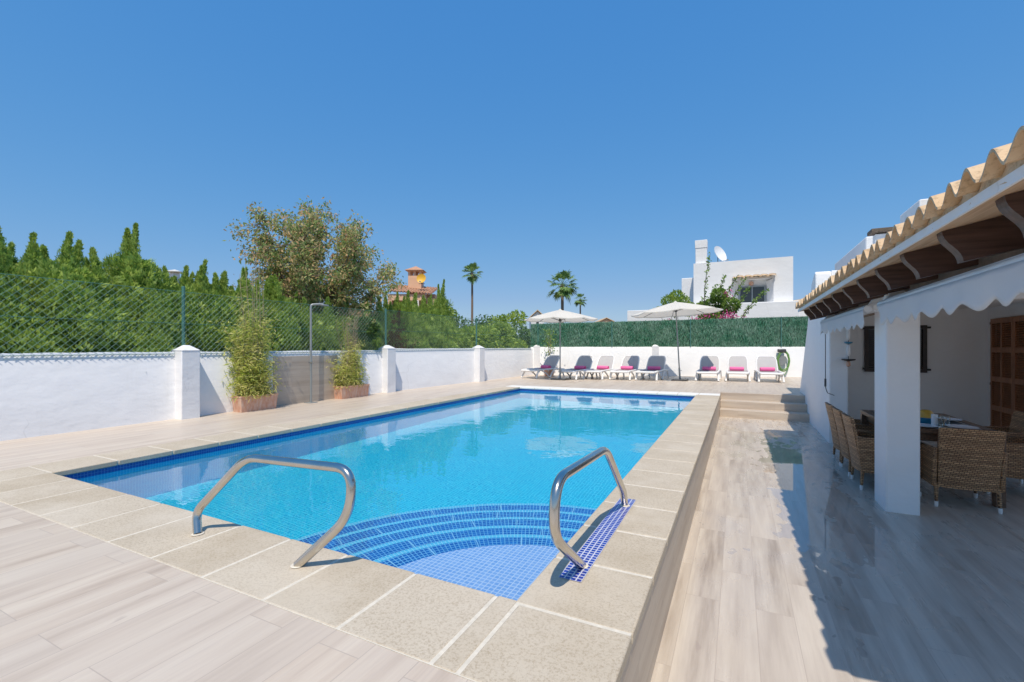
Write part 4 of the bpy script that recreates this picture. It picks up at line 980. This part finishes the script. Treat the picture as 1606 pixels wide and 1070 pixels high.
# ------------------------------------------------------------------ conifer screen on the left
def sprays(C, D, r, O, sz, per=7, L0=.045, L1=.10):
    """each centre becomes a small flat fan of needles"""
    n = len(C); D = nrm(D); S = nrm(np.cross(D, O+r.normal(0,.45,(n,3)))); out = []
    for k in range(per):
        f = k/(per-1)-.5; L = r.uniform(L0,L1,(n,1))*sz[:,None]; base = C+D*(.5-abs(f))*L1*.9*sz[:,None]+S*f*L1*.5*sz[:,None]
        dd = nrm(D+S*f*1.5+r.normal(0,.16,(n,3))); nn = nrm(np.cross(dd, np.cross(S, D))); W = L*.15
        mid = base+dd*L*.5; out.append(np.stack([base, mid+nn*W, base+dd*L, mid-nn*W], axis=1))
    return np.concatenate(out)
def conifer_mesh(H, Rb, N, seed, mat, name='crown', spires=5):
    r = np.random.default_rng(seed); Cs = []; Ds = []; Os = []; Zs = []
    n = int(N*.52); f = r.random(n); hb = H*.82; z = hb*f          # clipped body
    prof = np.where(f < .72, 1.0-.10*f, .93*np.sqrt(np.maximum(.02, 1-((f-.72)/.30)**2)))
    a = r.uniform(0,2*math.pi,n); lump = 1+.36*np.sin(z*3.4+2*np.sin(a+seed))*np.sin(3*a+z*1.6)+.12*np.sin(7*a+z*5)
    rr = Rb*prof*lump*np.sqrt(r.uniform(.42,1.0,n))*(1+.10*r.exponential(1,n)*(r.random(n)<.25)); Zs.append(r.uniform(.8,1.25,n)); ck = r.normal(0,.04,(90,3))[r.integers(0,90,n)]
    Cs.append(np.column_stack([rr*np.cos(a), rr*np.sin(a), z])+ck); Ds.append(np.column_stack([np.cos(a)*.55, np.sin(a)*.55, np.ones(n)])+r.normal(0,.34,(n,3))); Os.append(np.column_stack([np.cos(a), np.sin(a), np.ones(n)*.5]))
    for i in range(spires):                                        # free leading shoots above the clip line
        n = int(N*.48/spires); az = r.uniform(0,6.28); q = Rb*(.0 if i == 0 else r.uniform(.25,.85)); hh = H if i == 0 else H*r.uniform(.84,.985)
        z0 = H*.52; f = r.random(n)**1.1; z = z0+(hh-z0)*f; w = (.25+.10*r.random())*(1-f)**1.1+.002; a = r.uniform(0,6.28,n); rr = w*np.sqrt(r.uniform(.05,1,n))*(1+.35*np.sin(3*a+8*z+i))*(1+.35*r.exponential(1,n)*(r.random(n)<.22)); Zs.append(1.05-.55*f)
        bend = r.normal(0,.07,2); up = .9+1.3*f
        Cs.append(np.column_stack([q*math.cos(az)+bend[0]*f*f+rr*np.cos(a), q*math.sin(az)+bend[1]*f*f+rr*np.sin(a), z])); Ds.append(np.column_stack([np.cos(a)*.5*(1-.5*f), np.sin(a)*.5*(1-.5*f), up])+r.normal(0,.24,(n,3))); Os.append(np.column_stack([np.cos(a), np.sin(a), np.ones(n)*.4]))
    return sprays(np.vstack(Cs), np.vstack(Ds), r, np.vstack(Os), np.concatenate(Zs))
def core(H, Rb, seed, k=.62):
    r = random.Random(seed); mb = MB(); vs = []; fs = []; n = 12; Z = [0,.15,.3,.45,.6,.70,.76]
    for j, f in enumerate(Z):
        pr = 1.0-.1*f if f < .7 else .55
        for i in range(n): a = 2*math.pi*i/n; q = Rb*k*pr*r.uniform(.8,1.1); vs.append((q*math.cos(a), q*math.sin(a), H*f))
    for j in range(len(Z)-1):
        for i in range(n): fs.append((j*n+i, j*n+(i+1)%n, (j+1)*n+(i+1)%n, (j+1)*n+i))
    fs.append(tuple((len(Z)-1)*n+i for i in range(n))); return mb.add(vs, fs)
def conifer(loc, H, Rb, N, seed, label, mat, group, spires=3):
    t = empty('conifer', loc, random.uniform(0,6))
    tr = core(H, Rb, seed).build('opaque_core', M['dark_leaf'], t); quads('crown', conifer_mesh(H, Rb, N, seed, mat, spires=spires), mat, t)  # opaque dark green core added inside the crown to block see-through
    MB().tube([(0,0,-.05),(0,0,H*.8)], [.05,.02], 7).build('trunk', M['bark'], t)
    tag(t, label, 'conifer', group); return t
GZ = -0.6; HG = 'conifers behind the chain link fence'
lab_c = 'green conifer in the dense screen row behind the chain link fence'
protos = [conifer((-9.3,-1,GZ), h, r_, 9500, 11+i, lab_c, M['conifer'], HG, sp) for i, (h, r_, sp) in enumerate(((3.15,.74,7),(3.3,.70,6),(3.0,.78,7),(3.5,.72,6)))]
used = [False]*4
def place_con(x, y, h, i):
    p = protos[i]; base = (3.15,3.3,3.0,3.5)[i]
    if used[i]: p = copy_tree(p)
    used[i] = True; s = h/base
    p.location = (x,y,GZ); p.scale = (1.0*random.uniform(.9,1.15), 1.0*random.uniform(.9,1.15), s); p.rotation_euler = (0,0,random.uniform(0,6)); return p
ys = [(0.9,3.2),(1.5,3.05),(2.05,3.3),(2.55,3.2),(2.85,2.95),(3.2,3.22),(3.62,3.12),(4.05,2.85),(4.5,3.05),(4.95,3.22),(5.25,3.35),(5.6,3.2),(6.1,3.3),(6.7,3.1),(7.4,2.9),(8.1,2.8),(8.8,2.8),(9.5,2.8),(10.1,3.05),(10.7,3.2),(11.3,3.3),(11.9,3.35),(12.5,3.25),(13.2,3.1)]
for i, (y, h) in enumerate(ys): place_con(-9.15-random.uniform(0,.35), y, h*random.uniform(0.99,1.08), i % 4)
for y in np.arange(0.6, 7.0, .75): place_con(-9.9-random.uniform(0,.4), y, random.uniform(3.0,3.35), random.randrange(4))
conifer((-9.45,4.15,GZ), 3.85, .55, 6500, 31, 'tallest conifer of the left screen row with a loose bushy tip', M['conifer'], HG, 3)
conifer((-8.95,10.35,GZ), 2.75, .45, 4000, 32, 'dried out rust brown conifer in the screen behind the fence', M['conifer_dry'], HG, 2)
for k, (x, y, h) in enumerate(((-9.2,11.4,3.0),(-9.3,12.3,3.1))): place_con(x, y, h, k)
conifer((-10.3,14.6,GZ), 4.3, .5, 4500, 33, 'slim dark pointed cypress left of the far palm, standing above the hedge', M['conifer'], HG, 2)

# ------------------------------------------------------------------ broadleaf trees and bushes
def cloud_bush(loc, rx, ry, h, N, mat, label, cat='bush', name='bush', group=None, leaf=.07, lumps=14, stems=6, seed=1, up=0.2, aspect=.5):
    r = np.random.default_rng(seed); t = empty(name, loc)
    lc = np.column_stack([r.normal(0,rx*.42,lumps), r.normal(0,ry*.42,lumps), h*r.uniform(.28,.86,lumps)]); lr = r.uniform(.28,.52,lumps)*min(rx,ry,h*.7)
    k = r.integers(0,lumps,N); d = nrm(r.normal(size=(N,3))); q = r.uniform(.35,1.0,N)**.5
    C = lc[k]+d*(lr[k]*q)[:,None]*np.array([1,1,.9]); C[:,2] = np.maximum(C[:,2], .03)
    D = d+r.normal(0,.6,(N,3))+np.array([0,0,up]); L = r.uniform(.6,1.3,N)*leaf
    quads('foliage', blades(C, D, L, L*aspect, .1), mat, t)
    mb = MB()
    for i in range(stems):
        p = Vector(lc[i % lumps]); mb.tube([(0,0,-.05), (p.x*.4,p.y*.4,p.z*.5), p], [.025,.018,.008], 5)
    mb.build('stems', M['bark'], t); tag(t, label, cat, group); return t
def broad_tree(loc, H, spread, N, mat, label):
    t = empty('broadleaf_tree', loc); mb = MB(); rr = random.Random(9)
    nodes = [Vector((0.05,0,0.9)), Vector((0.1,-.1,1.5)), Vector((0,.15,2.0))]
    mb.tube([(0,0,-.1), nodes[0], nodes[1], nodes[2]], [.13,.10,.085,.07], 9)
    ends = []
    for i in range(24):       # main limbs fan out and up
        az = i*2.399+rr.gauss(0,.3); el = R(rr.uniform(2,84)); L = rr.uniform(.75,1.0)
        b = nodes[i % 3]; tip = Vector((math.cos(az)*math.cos(el)*spread*L, math.sin(az)*math.cos(el)*spread*L, 1.35+math.sin(el)*(H-1.35)*L))
        md = b.lerp(tip,.5)+Vector((rr.gauss(0,.14),rr.gauss(0,.14),rr.gauss(.08,.1))); pts = [b, b.lerp(md,.5), md, md.lerp(tip,.5)+Vector((rr.gauss(0,.06),rr.gauss(0,.06),0)), tip]
        mb.tube(pts, [.05,.04,.03,.02,.008], 6)
        for j in range(17):
            f = rr.uniform(.25,1.0); k = min(3, int(f*4)); p = pts[k].lerp(pts[k+1], f*4-k)
            d = Vector((rr.gauss(0,1),rr.gauss(0,1),rr.gauss(.15,.8))).normalized()*rr.uniform(.25,.75)*(1.15-.5*f); q = p+d
            mb.tube([p, p+d*.5+Vector((rr.gauss(0,.03),rr.gauss(0,.03),.03)), q], [.013,.009,.004], 4)
            ends.append((p, q))
    limb = [e[0] for e in ends]
    for i in range(330):      # twigs filling a rounded, slightly lopsided crown
        d = Vector((rr.gauss(0,1),rr.gauss(0,1),rr.gauss(0,1))).normalized(); q_ = rr.uniform(.25,1.0)**.5*(1+.10*math.sin(3*d.x+5*d.z))
        p = Vector((d.x*spread*.80*q_, d.y*spread*.80*q_, H*.61+d.z*H*.37*q_))
        if d.z < -.2: p.x *= 1.05; p.y *= 1.05
        b = min(limb, key=lambda c: (c-p).length_squared); b = b if (b-p).length < 1.3 else p+(b-p).normalized()*.6
        mb.tube([b, b.lerp(p,.5)+Vector((rr.gauss(0,.04),rr.gauss(0,.04),.03)), p], [.010,.007,.003], 4); ends.append((b.lerp(p,.45), p))
    mb.build('trunk', M['bark'], t, smooth=True)
    A = np.array([p[:] for p, q in ends]); B = np.array([q[:] for p, q in ends]); wgt = rng.uniform(.6,1.3,len(A)); wgt /= wgt.sum()
    k = rng.choice(len(A), N, p=wgt); f = rng.uniform(.25,1.08,N)[:,None]
    C = A[k]*(1-f)+B[k]*f+rng.normal(0,.085,(N,3)); D = rng.normal(0,1,(N,3))+np.array([0,0,-.35]); L = rng.uniform(.055,.115,N)
    quads('crown', blades(C, D, L, L*.48, .15), mat, t); tag(t, label, 'tree'); return t
broad_tree((-10.2,8.75,GZ), 5.9, 2.6, 46000, M['tree_leaf'], 'large loose tree with browning olive leaves behind the chain link fence')
cloud_bush((-9.4,8.6,GZ), 1.0, 1.9, 3.0, 16000, M['dark_leaf'], 'dark green shrub under the browning tree behind the fence', seed=3, leaf=.10)
for k_, (y_, h_, rx_) in enumerate(((1.6,2.0,.8),(3.9,2.1,.8),(6.4,2.0,.8))):
    cloud_bush((-8.62,y_,GZ), .50, rx_, h_, 5200, M['bush_leaf'], ('pale green creeper clump','pale green creeper clump','pale green creeper clump')[k_]+' in the conifer screen, '+('nearest the left picture edge','left of the first fence post','behind the larger potted bamboo')[k_], 'creeper', 'creeper', 'creeper clumps in the conifer screen', seed=60+k_, leaf=.075)
BG = 'leafy hedge bushes behind the far fence'
cloud_bush((-9.0,13.0,GZ), 1.0, 1.2, 2.75, 13000, M['bush_leaf'], 'hedge bush behind the fence just left of the bright pair of bushes', group=BG, seed=4, leaf=.10)
cloud_bush((-8.85,14.6,GZ), 1.0, 1.3, 2.75, 15000, M['bush_leaf'], 'yellow green hedge bush behind the fence, left one of the bright pair', group=BG, seed=5, leaf=.10)
cloud_bush((-8.62,16.2,GZ), .95, 1.2, 2.85, 16000, M['bush_leaf'], 'yellow green hedge bush spilling over the corner of the walls', group=BG, seed=6, leaf=.10)
cloud_bush((-9.6,17.6,GZ), 1.1, 1.1, 3.1, 8000, M['dark_leaf'], 'dark bush standing behind the bright hedge bushes', group=BG, seed=7, leaf=.12)
cloud_bush((-8.6,19.0,GZ), 1.5, 1.0, 2.75, 7000, M['dark_leaf'], 'low dark bush behind the left end of the green screen', group=BG, seed=9, leaf=.12)
cloud_bush((-8.55,12.0,GZ), .75, 1.0, 2.3, 6000, M['bush_leaf'], 'lighter low shrub right behind the fence near the third pier', group=BG, seed=10, leaf=.10)

# bougainvillea and shrub behind the green screen
bgv = cloud_bush((-1.50,22.6,GZ), 1.75, .9, 4.9, 17000, M['bougain_leaf'], 'bougainvillea with pink flowers in front of the white house', 'shrub', 'bougainvillea', seed=12, leaf=.11)
C = []
for (cx, cz, n, s) in ((-1.35,2.75,120,.16),(-.25,2.80,150,.17),(.05,2.95,90,.13),(.45,2.55,160,.18),(-.05,3.9,25,.1),(-.9,3.05,40,.12),(-2.6,2.75,30,.1),(.8,2.55,60,.1)):
    C.append(rng.normal(0,s,(n,3))+np.array([cx+.3,-.75,cz]))
C = np.vstack(C); C[:,2] += .12; C[:,0] += .9; quads('blossoms', blades(C, rng.normal(size=C.shape), rng.uniform(.06,.11,len(C)), .06), M['blossom'], bgv)
mb = MB(); C = []
for (x0, x1, h) in ((-.9,-.55,6.0),(-.6,.1,5.0),(-.4,.55,4.9),(-.2,.9,4.8),(.3,1.7,4.2),(-.75,-.3,4.6),(.1,1.1,4.4)):
    pts = [(x0+(x1-x0)*s**1.3+.04*math.sin(7*s), .1*math.sin(3*s+h), 2.2+(h-2.2)*s) for s in (0,.2,.4,.6,.8,1)]
    mb.tube(pts, [.03,.026,.022,.018,.013,.006], 5)
    for _ in range(190):
        s = random.random(); C.append((x0+(x1-x0)*s**1.3+random.gauss(0,.045), .1*math.sin(3*s+h)+random.gauss(0,.045), 2.2+(h-2.2)*s))
mb.v = [(x+.9,y,z) for x,y,z in mb.v]; mb.build('shoots', M['bark'], bgv); C = np.array(C); C[:,0] += .9; quads('shoot_leaves', blades(C, rng.normal(size=C.shape), rng.uniform(.07,.14,len(C)), .07), M['bougain_leaf'], bgv)
cloud_bush((-2.55,24.2,GZ), .85, .8, 4.9, 6000, M['bush_leaf'], 'upright yellow green shrub left of the bougainvillea', 'shrub', 'shrub', seed=14, leaf=.13, up=1.5, aspect=.4)

# ------------------------------------------------------------------ palms
def palm(loc, H, crown, nf, label, trunk_r=.16, seed=1):
    r = random.Random(seed); t = empty('palm_tree', loc)
    mb = MB(); K = 14; mb.tube([(0.12*math.sin(2.2*k/K),0,H*k/K) for k in range(K+1)], [trunk_r*(1.15-.35*k/K)*(1+.05*(k % 2)) for k in range(K+1)], 10)
    x_, y_ = .12*math.sin(2.2), 0
    mb.tube([(x_,y_,H-.75),(x_,y_,H-.1)], [trunk_r*1.1,trunk_r*1.5], 10); mb.build('trunk', M['palm_bark'], t, smooth=True)
    qs = []; st = MB()
    for i in range(nf):
        el = R(r.uniform(-62,80)); az = r.uniform(0,2*math.pi); L = crown*r.uniform(.42,.62)
        d = Vector((math.cos(el)*math.cos(az), math.cos(el)*math.sin(az), math.sin(el)))
        b = Vector((x_,y_,H)); m_ = b+d*L+Vector((0,0,-.06*L)); st.tube([b, b+d*L*.5+Vector((0,0,.03)), m_], [.02,.015,.01], 4)
        sd = d.cross(Vector((0,0,1))); sd = sd.normalized() if sd.length > .01 else Vector((1,0,0)); upv = sd.cross(d).normalized()
        fl = crown*r.uniform(.40,.52)
        for k in range(17):
            a = R(-105+210*k/16); bd = (d*math.cos(a)+sd*math.sin(a)+upv*r.uniform(-.12,.12)).normalized(); ll = fl*(1-.35*abs(a)/R(105))*r.uniform(.85,1.05)
            wv = bd.cross(upv).normalized()*(ll*.085); mid = m_+bd*ll*.55; tip = m_+bd*ll+Vector((0,0,-ll*r.uniform(.12,.42)))
            qs.append([m_[:], (mid+wv)[:], tip[:], (mid-wv)[:]])
    quads('fronds', np.array(qs), M['palm_leaf'], t); st.build('frond_stalks', M['palm_leaf'], t)
    tag(t, label, 'palm'); return t
def at(u, v, d):   # a far point seen at pixel (u, v) at depth d
    a = math.atan(354/714); x = (u-803)/714*d; return (x*math.cos(a)-d*math.sin(a), x*math.sin(a)+d*math.cos(a), 1.1+(545-v)/714*d)
p = at(739,428,46); palm((p[0],p[1],GZ), p[2]-GZ, 1.25, 34, 'slim palm tree with a small crown and long bare trunk, leftmost palm', .12, 2)
p = at(880,447,40); palm((p[0],p[1],GZ), p[2]-GZ, 1.7, 36, 'largest palm with a wide fan crown above the left parasol', .14, 3)
p = at(909,470,72); palm((p[0],p[1],GZ), p[2]-GZ, 1.3, 32, 'smallest most distant palm right of the large palm', .13, 4)

# ------------------------------------------------------------------ white house beyond the back wall
H1 = empty('white_house', (0,32.7,0)); tag(H1, 'white flat roofed house with a tiled window canopy beyond the back wall', 'house')
X0, X1, ZT = -2.65, 3.05, 6.7
MB().box((X0,0,-.6),(-.35,7,ZT)).box((2.0,.0,-.6),(X1,7,ZT)).box((-.35,.0,5.45),(2.0,7,ZT)).box((-.35,.0,-.6),(2.0,7,3.9)).box((-.35,.55,3.9),(2.0,7,5.45)).build('wall', M['white_house'], H1)
# splayed reveals of the window recess
mb = MB(); mb.add([(-.35,.0,5.45),(-.35,.0,3.9),(0.05,.54,3.95),(0.05,.54,5.3),(-.36,.55,3.9),(-.36,.55,5.45)], [(0,1,2,3),(0,3,5),(1,4,2)])
mb.add([(2.0,.0,5.45),(2.0,.0,3.9),(1.62,.54,3.95),(1.62,.54,5.3)], [(3,2,1,0)]); mb.build('reveal', M['white_house'], H1)
MB().box((X0-.85,.9,-.6),(X0-.002,6,5.9)).box((X0+.0,-.95,-.6),(X1+.25,-.002,3.88)).build('lower_block', M['white_house'], H1, bevel=.04)
wf = MB(); 
for a, b in (((0.07,.44,3.95),(0.15,.52,5.05)),((1.52,.44,3.95),(1.60,.52,5.05)),((.80,.442,4.02),(.87,.518,4.98))): wf.box(a, b)
for z in (3.95,4.98): wf.box((.151,.44,z),(1.519,.52,z+.07))
wfo = wf.build('window', M['gray_metal'], H1); MB().box((.15,.48,4.02),(1.52,.50,4.98)).build('pane', M['glass'], wfo)
cv = tiles(-.45, .0, -.05, 1.0, 5.5, .35, M['tile'], H1, name='window_canopy')
# canopy tiles run along X: rotate the strip so that its eave faces the camera side
cv.data.transform(Matrix.Rotation(R(90),4,'Z') @ Matrix.Translation((0,0,0))); cv.scale = (2.35,1,1); cv.location = (2.05-.02,-.05,0)
lp = MB().lathe([(0,-.06),(.10,-.06),(.14,0),(.12,.05),(0,.05)],14).build('wall_lamp', M['terracotta'], H1, smooth=True); lp.location = (.78,.46,5.22); lp.rotation_euler = (R(90),0,0)
ch = MB().box((-2.55,.2,ZT-.05),(-1.85,.95,8.25)).box((-2.58,.17,7.75),(-1.82,.98,8.28)).build('chimney', M['white_house'], H1, bevel=.02)
def dish(loc, rad, rz, tilt, mat, label, aim=1):
    t = empty('satellite_dish', loc, rz); mb = MB(); prof = []
    for k in range(7): q = rad*k/6; prof.append((q, .28*q*q/rad))
    prof2 = prof+[(a, b-.015) for a, b in prof[::-1]]
    o = mb.lathe(prof2, 28).build('reflector', mat, t, smooth=True, ang=40); o.rotation_euler = (tilt,0,0); o.location = (0,0,rad*1.05)
    MB().tube([(0,.05,0),(0,.05,rad*1.0)], .025, 8).tube([(-.2,.05,.0),(.2,.05,.0)], .02, 6).build('mast', M['dark_metal'], t)
    ar = Vector((0,-rad*1.1,rad*.25)); MB().tube([(0,-.1,rad*.3),ar], .018, 6).box((ar.x-.04,ar.y-.06,ar.z-.02),(ar.x+.04,ar.y+.04,ar.z+.06)).build('feed_arm', M['gray_metal'], t)
    tag(t, label, 'satellite dish'); return t
dish((-1.15,33.4,6.68), .58, R(58), R(68), M['dish'], 'white satellite dish on the flat roof beside the white chimney')
# long low white wall left of the house
o = MB().box((-6.6,30.6,-.6),(-2.2,30.9,3.55)).build('boundary_wall', M['white_house'], None, bevel=.03); tag(o, 'plain white wall behind the right parasol, left of the white house', 'wall')

# ------------------------------------------------------------------ orange house and far roofs
q0 = at(650,545,30); a_ = 0
H2 = empty('orange_house', (q0[0],q0[1],0), R(26)); tag(H2, 'orange rendered house with clay tiled roof and chimney beyond the trees', 'house')
# local x to the right of the picture, y away
MB().box((-1.75,1.2,-.6),(1.15,6,4.75)).box((-1.75,.0,-.6),(-1.5,1.2,4.5)).box((.05,.0,-.6),(.30,1.2,4.2)).box((-1.75,.0,4.2),(.75,.25,4.62)).box((.75,.3,-.6),(1.25,5,4.35)).box((-1.75,-.02,-.6),(.75,.2,2.7)).build('wall', M['orange_wall'], H2)
MB().prism([(1.25,-.6),(1.95,-.6),(1.95,3.7),(1.25,4.1)], 1.0, 5, 'Y').build('side_wing', M['orange_wall'], H2)
MB().box((.06,-.01,2.7),(.28,.0,4.2)).build('column', M['white_house'], H2)
r1 = tiles(-.15, 2.4, -1.9, 1.0, 4.66, .28, M['red_tile'], H2, pitch=.2, rad=.1)
r1.data.transform(Matrix.Rotation(R(90),4,'Z')); r1.data.transform(Matrix.Scale(-1,4,(1,0,0))); r1.location = (-.15,.0,0)
r1.rotation_euler = (0,R(4),0)
MB().box((-.75,1.4,4.6),(.15,2.3,6.05)).build('chimney', M['orange_wall'], H2)
mb = MB()
for (x, y) in ((-.75,1.4),(-.38,1.4),(-.0,1.4),(-.75,2.15),(-.38,2.15),(0,2.15)): mb.box((x,y,6.05),(x+.15,y+.15,6.35))
mb.box((-.85,1.3,6.35),(.25,2.4,6.42)); mb.build('chimney_cap', M['orange_wall'], H2)
mb = MB(); mb.add([(-.95,1.2,6.42),(.35,1.2,6.42),(.35,2.5,6.42),(-.95,2.5,6.42),(-.3,1.85,6.78)], [(3,2,1,0),(0,1,4),(1,2,4),(2,3,4),(3,0,4)]); mb.build('chimney_roof', M['red_tile'], H2)
pd = at(655,444,30.6); dish((pd[0]+.25,pd[1]+.1,pd[2]-.05), .32, R(20), R(80), M['yellow_dish'], 'yellow satellite dish beside the orange chimney')
def far_house(u0, u1, vtop, d, label, wallm, roofm, rise=.9):
    a = at(u0,vtop,d); b = at(u1,vtop,d); W = (Vector(b)-Vector(a)).length; t = empty('distant_house', (a[0],a[1],0), math.atan2(b[1]-a[1], b[0]-a[0])); z = a[2]
    MB().box((0,0,-.6),(W,6,z-rise)).prism([(0,z-rise),(W,z-rise),(W*.5,z-.1)], .02, 5.98, 'Y').build('wall', wallm, t)
    mb = MB()
    for s in (0, 1):
        xa, xb = (-.2, W*.5) if s == 0 else (W+.2, W*.5)
        mb.add([(xa,-.25,z-rise-.06),(xb,-.25,z-.02),(xb,6.2,z-.02),(xa,6.2,z-rise-.06),(xa,-.25,z-rise+.06),(xb,-.25,z+.10),(xb,6.2,z+.10),(xa,6.2,z-rise+.06)], [(0,1,2,3),(7,6,5,4),(0,4,5,1),(1,5,6,2),(2,6,7,3),(3,7,4,0)])
    mb.build('roof', roofm, t); MB().box((W*.4,-.03,z-rise-1.2),(W*.6,.03,z-rise-.4)).build('window', M['glass'], t); tag(t, label, 'house')
far_house(833,853,487,58, 'small distant white house with a clay roof just above the left parasol', M['white_house'], M['tile'])
far_house(940,962,499,75, 'distant low ochre house right of the left parasol canopy', M['orange_wall'], M['tile'], .6)
far_house(1252,1290,468,60, 'distant house with a clay roof glimpsed beside the villa wall', M['white_house'], M['tile'])
q = at(274,423,16); 
vc = empty('roof_vent', (q[0],q[1],0)); 
MB().box((-.11,-.11,-.6),(.11,.11,q[2]-.14)).build('stack', M['white_house'], vc); MB().lathe([(0,0),(.26,-.07),(.26,-.10),(0,-.09)][::-1],16,(0,0,q[2])).build('cap', M['pale_stone'], vc)
MB().tube([(-.08,-.08,q[2]-.15),(-.08,-.08,q[2]-.07)],.02,5).tube([(.08,.08,q[2]-.15),(.08,.08,q[2]-.07)],.02,5).tube([(.08,-.08,q[2]-.15),(.08,-.08,q[2]-.07)],.02,5).build('cap_post', M['pale_stone'], vc)
tag(vc, 'small pale capped chimney vent peeking above the conifers on the left', 'chimney')
for i, (u, d, h, rx) in enumerate(((770,34,5.0,2.2),(800,30,4.2,1.6),(862,60,5.2,2.6),(950,50,4.9,2.2),(700,30,4.3,1.6),(1005,60,4.0,2.0))):
    p = at(u,500,d); cloud_bush((p[0],p[1],GZ), rx, rx, h, 4500, M['dark_leaf'] if i % 2 == 0 else M['bush_leaf'],
        ('dark tree top behind the bright hedge bushes beside the slim palm','rounded green tree behind the hedge left of the left parasol','far green tree behind the left parasol canopy','far green treetop above the green screen between the parasols','green tree behind the rust brown conifer','far low treetop left of the right parasol')[i], 'tree', 'distant_tree', 'distant trees', seed=40+i, leaf=.2)
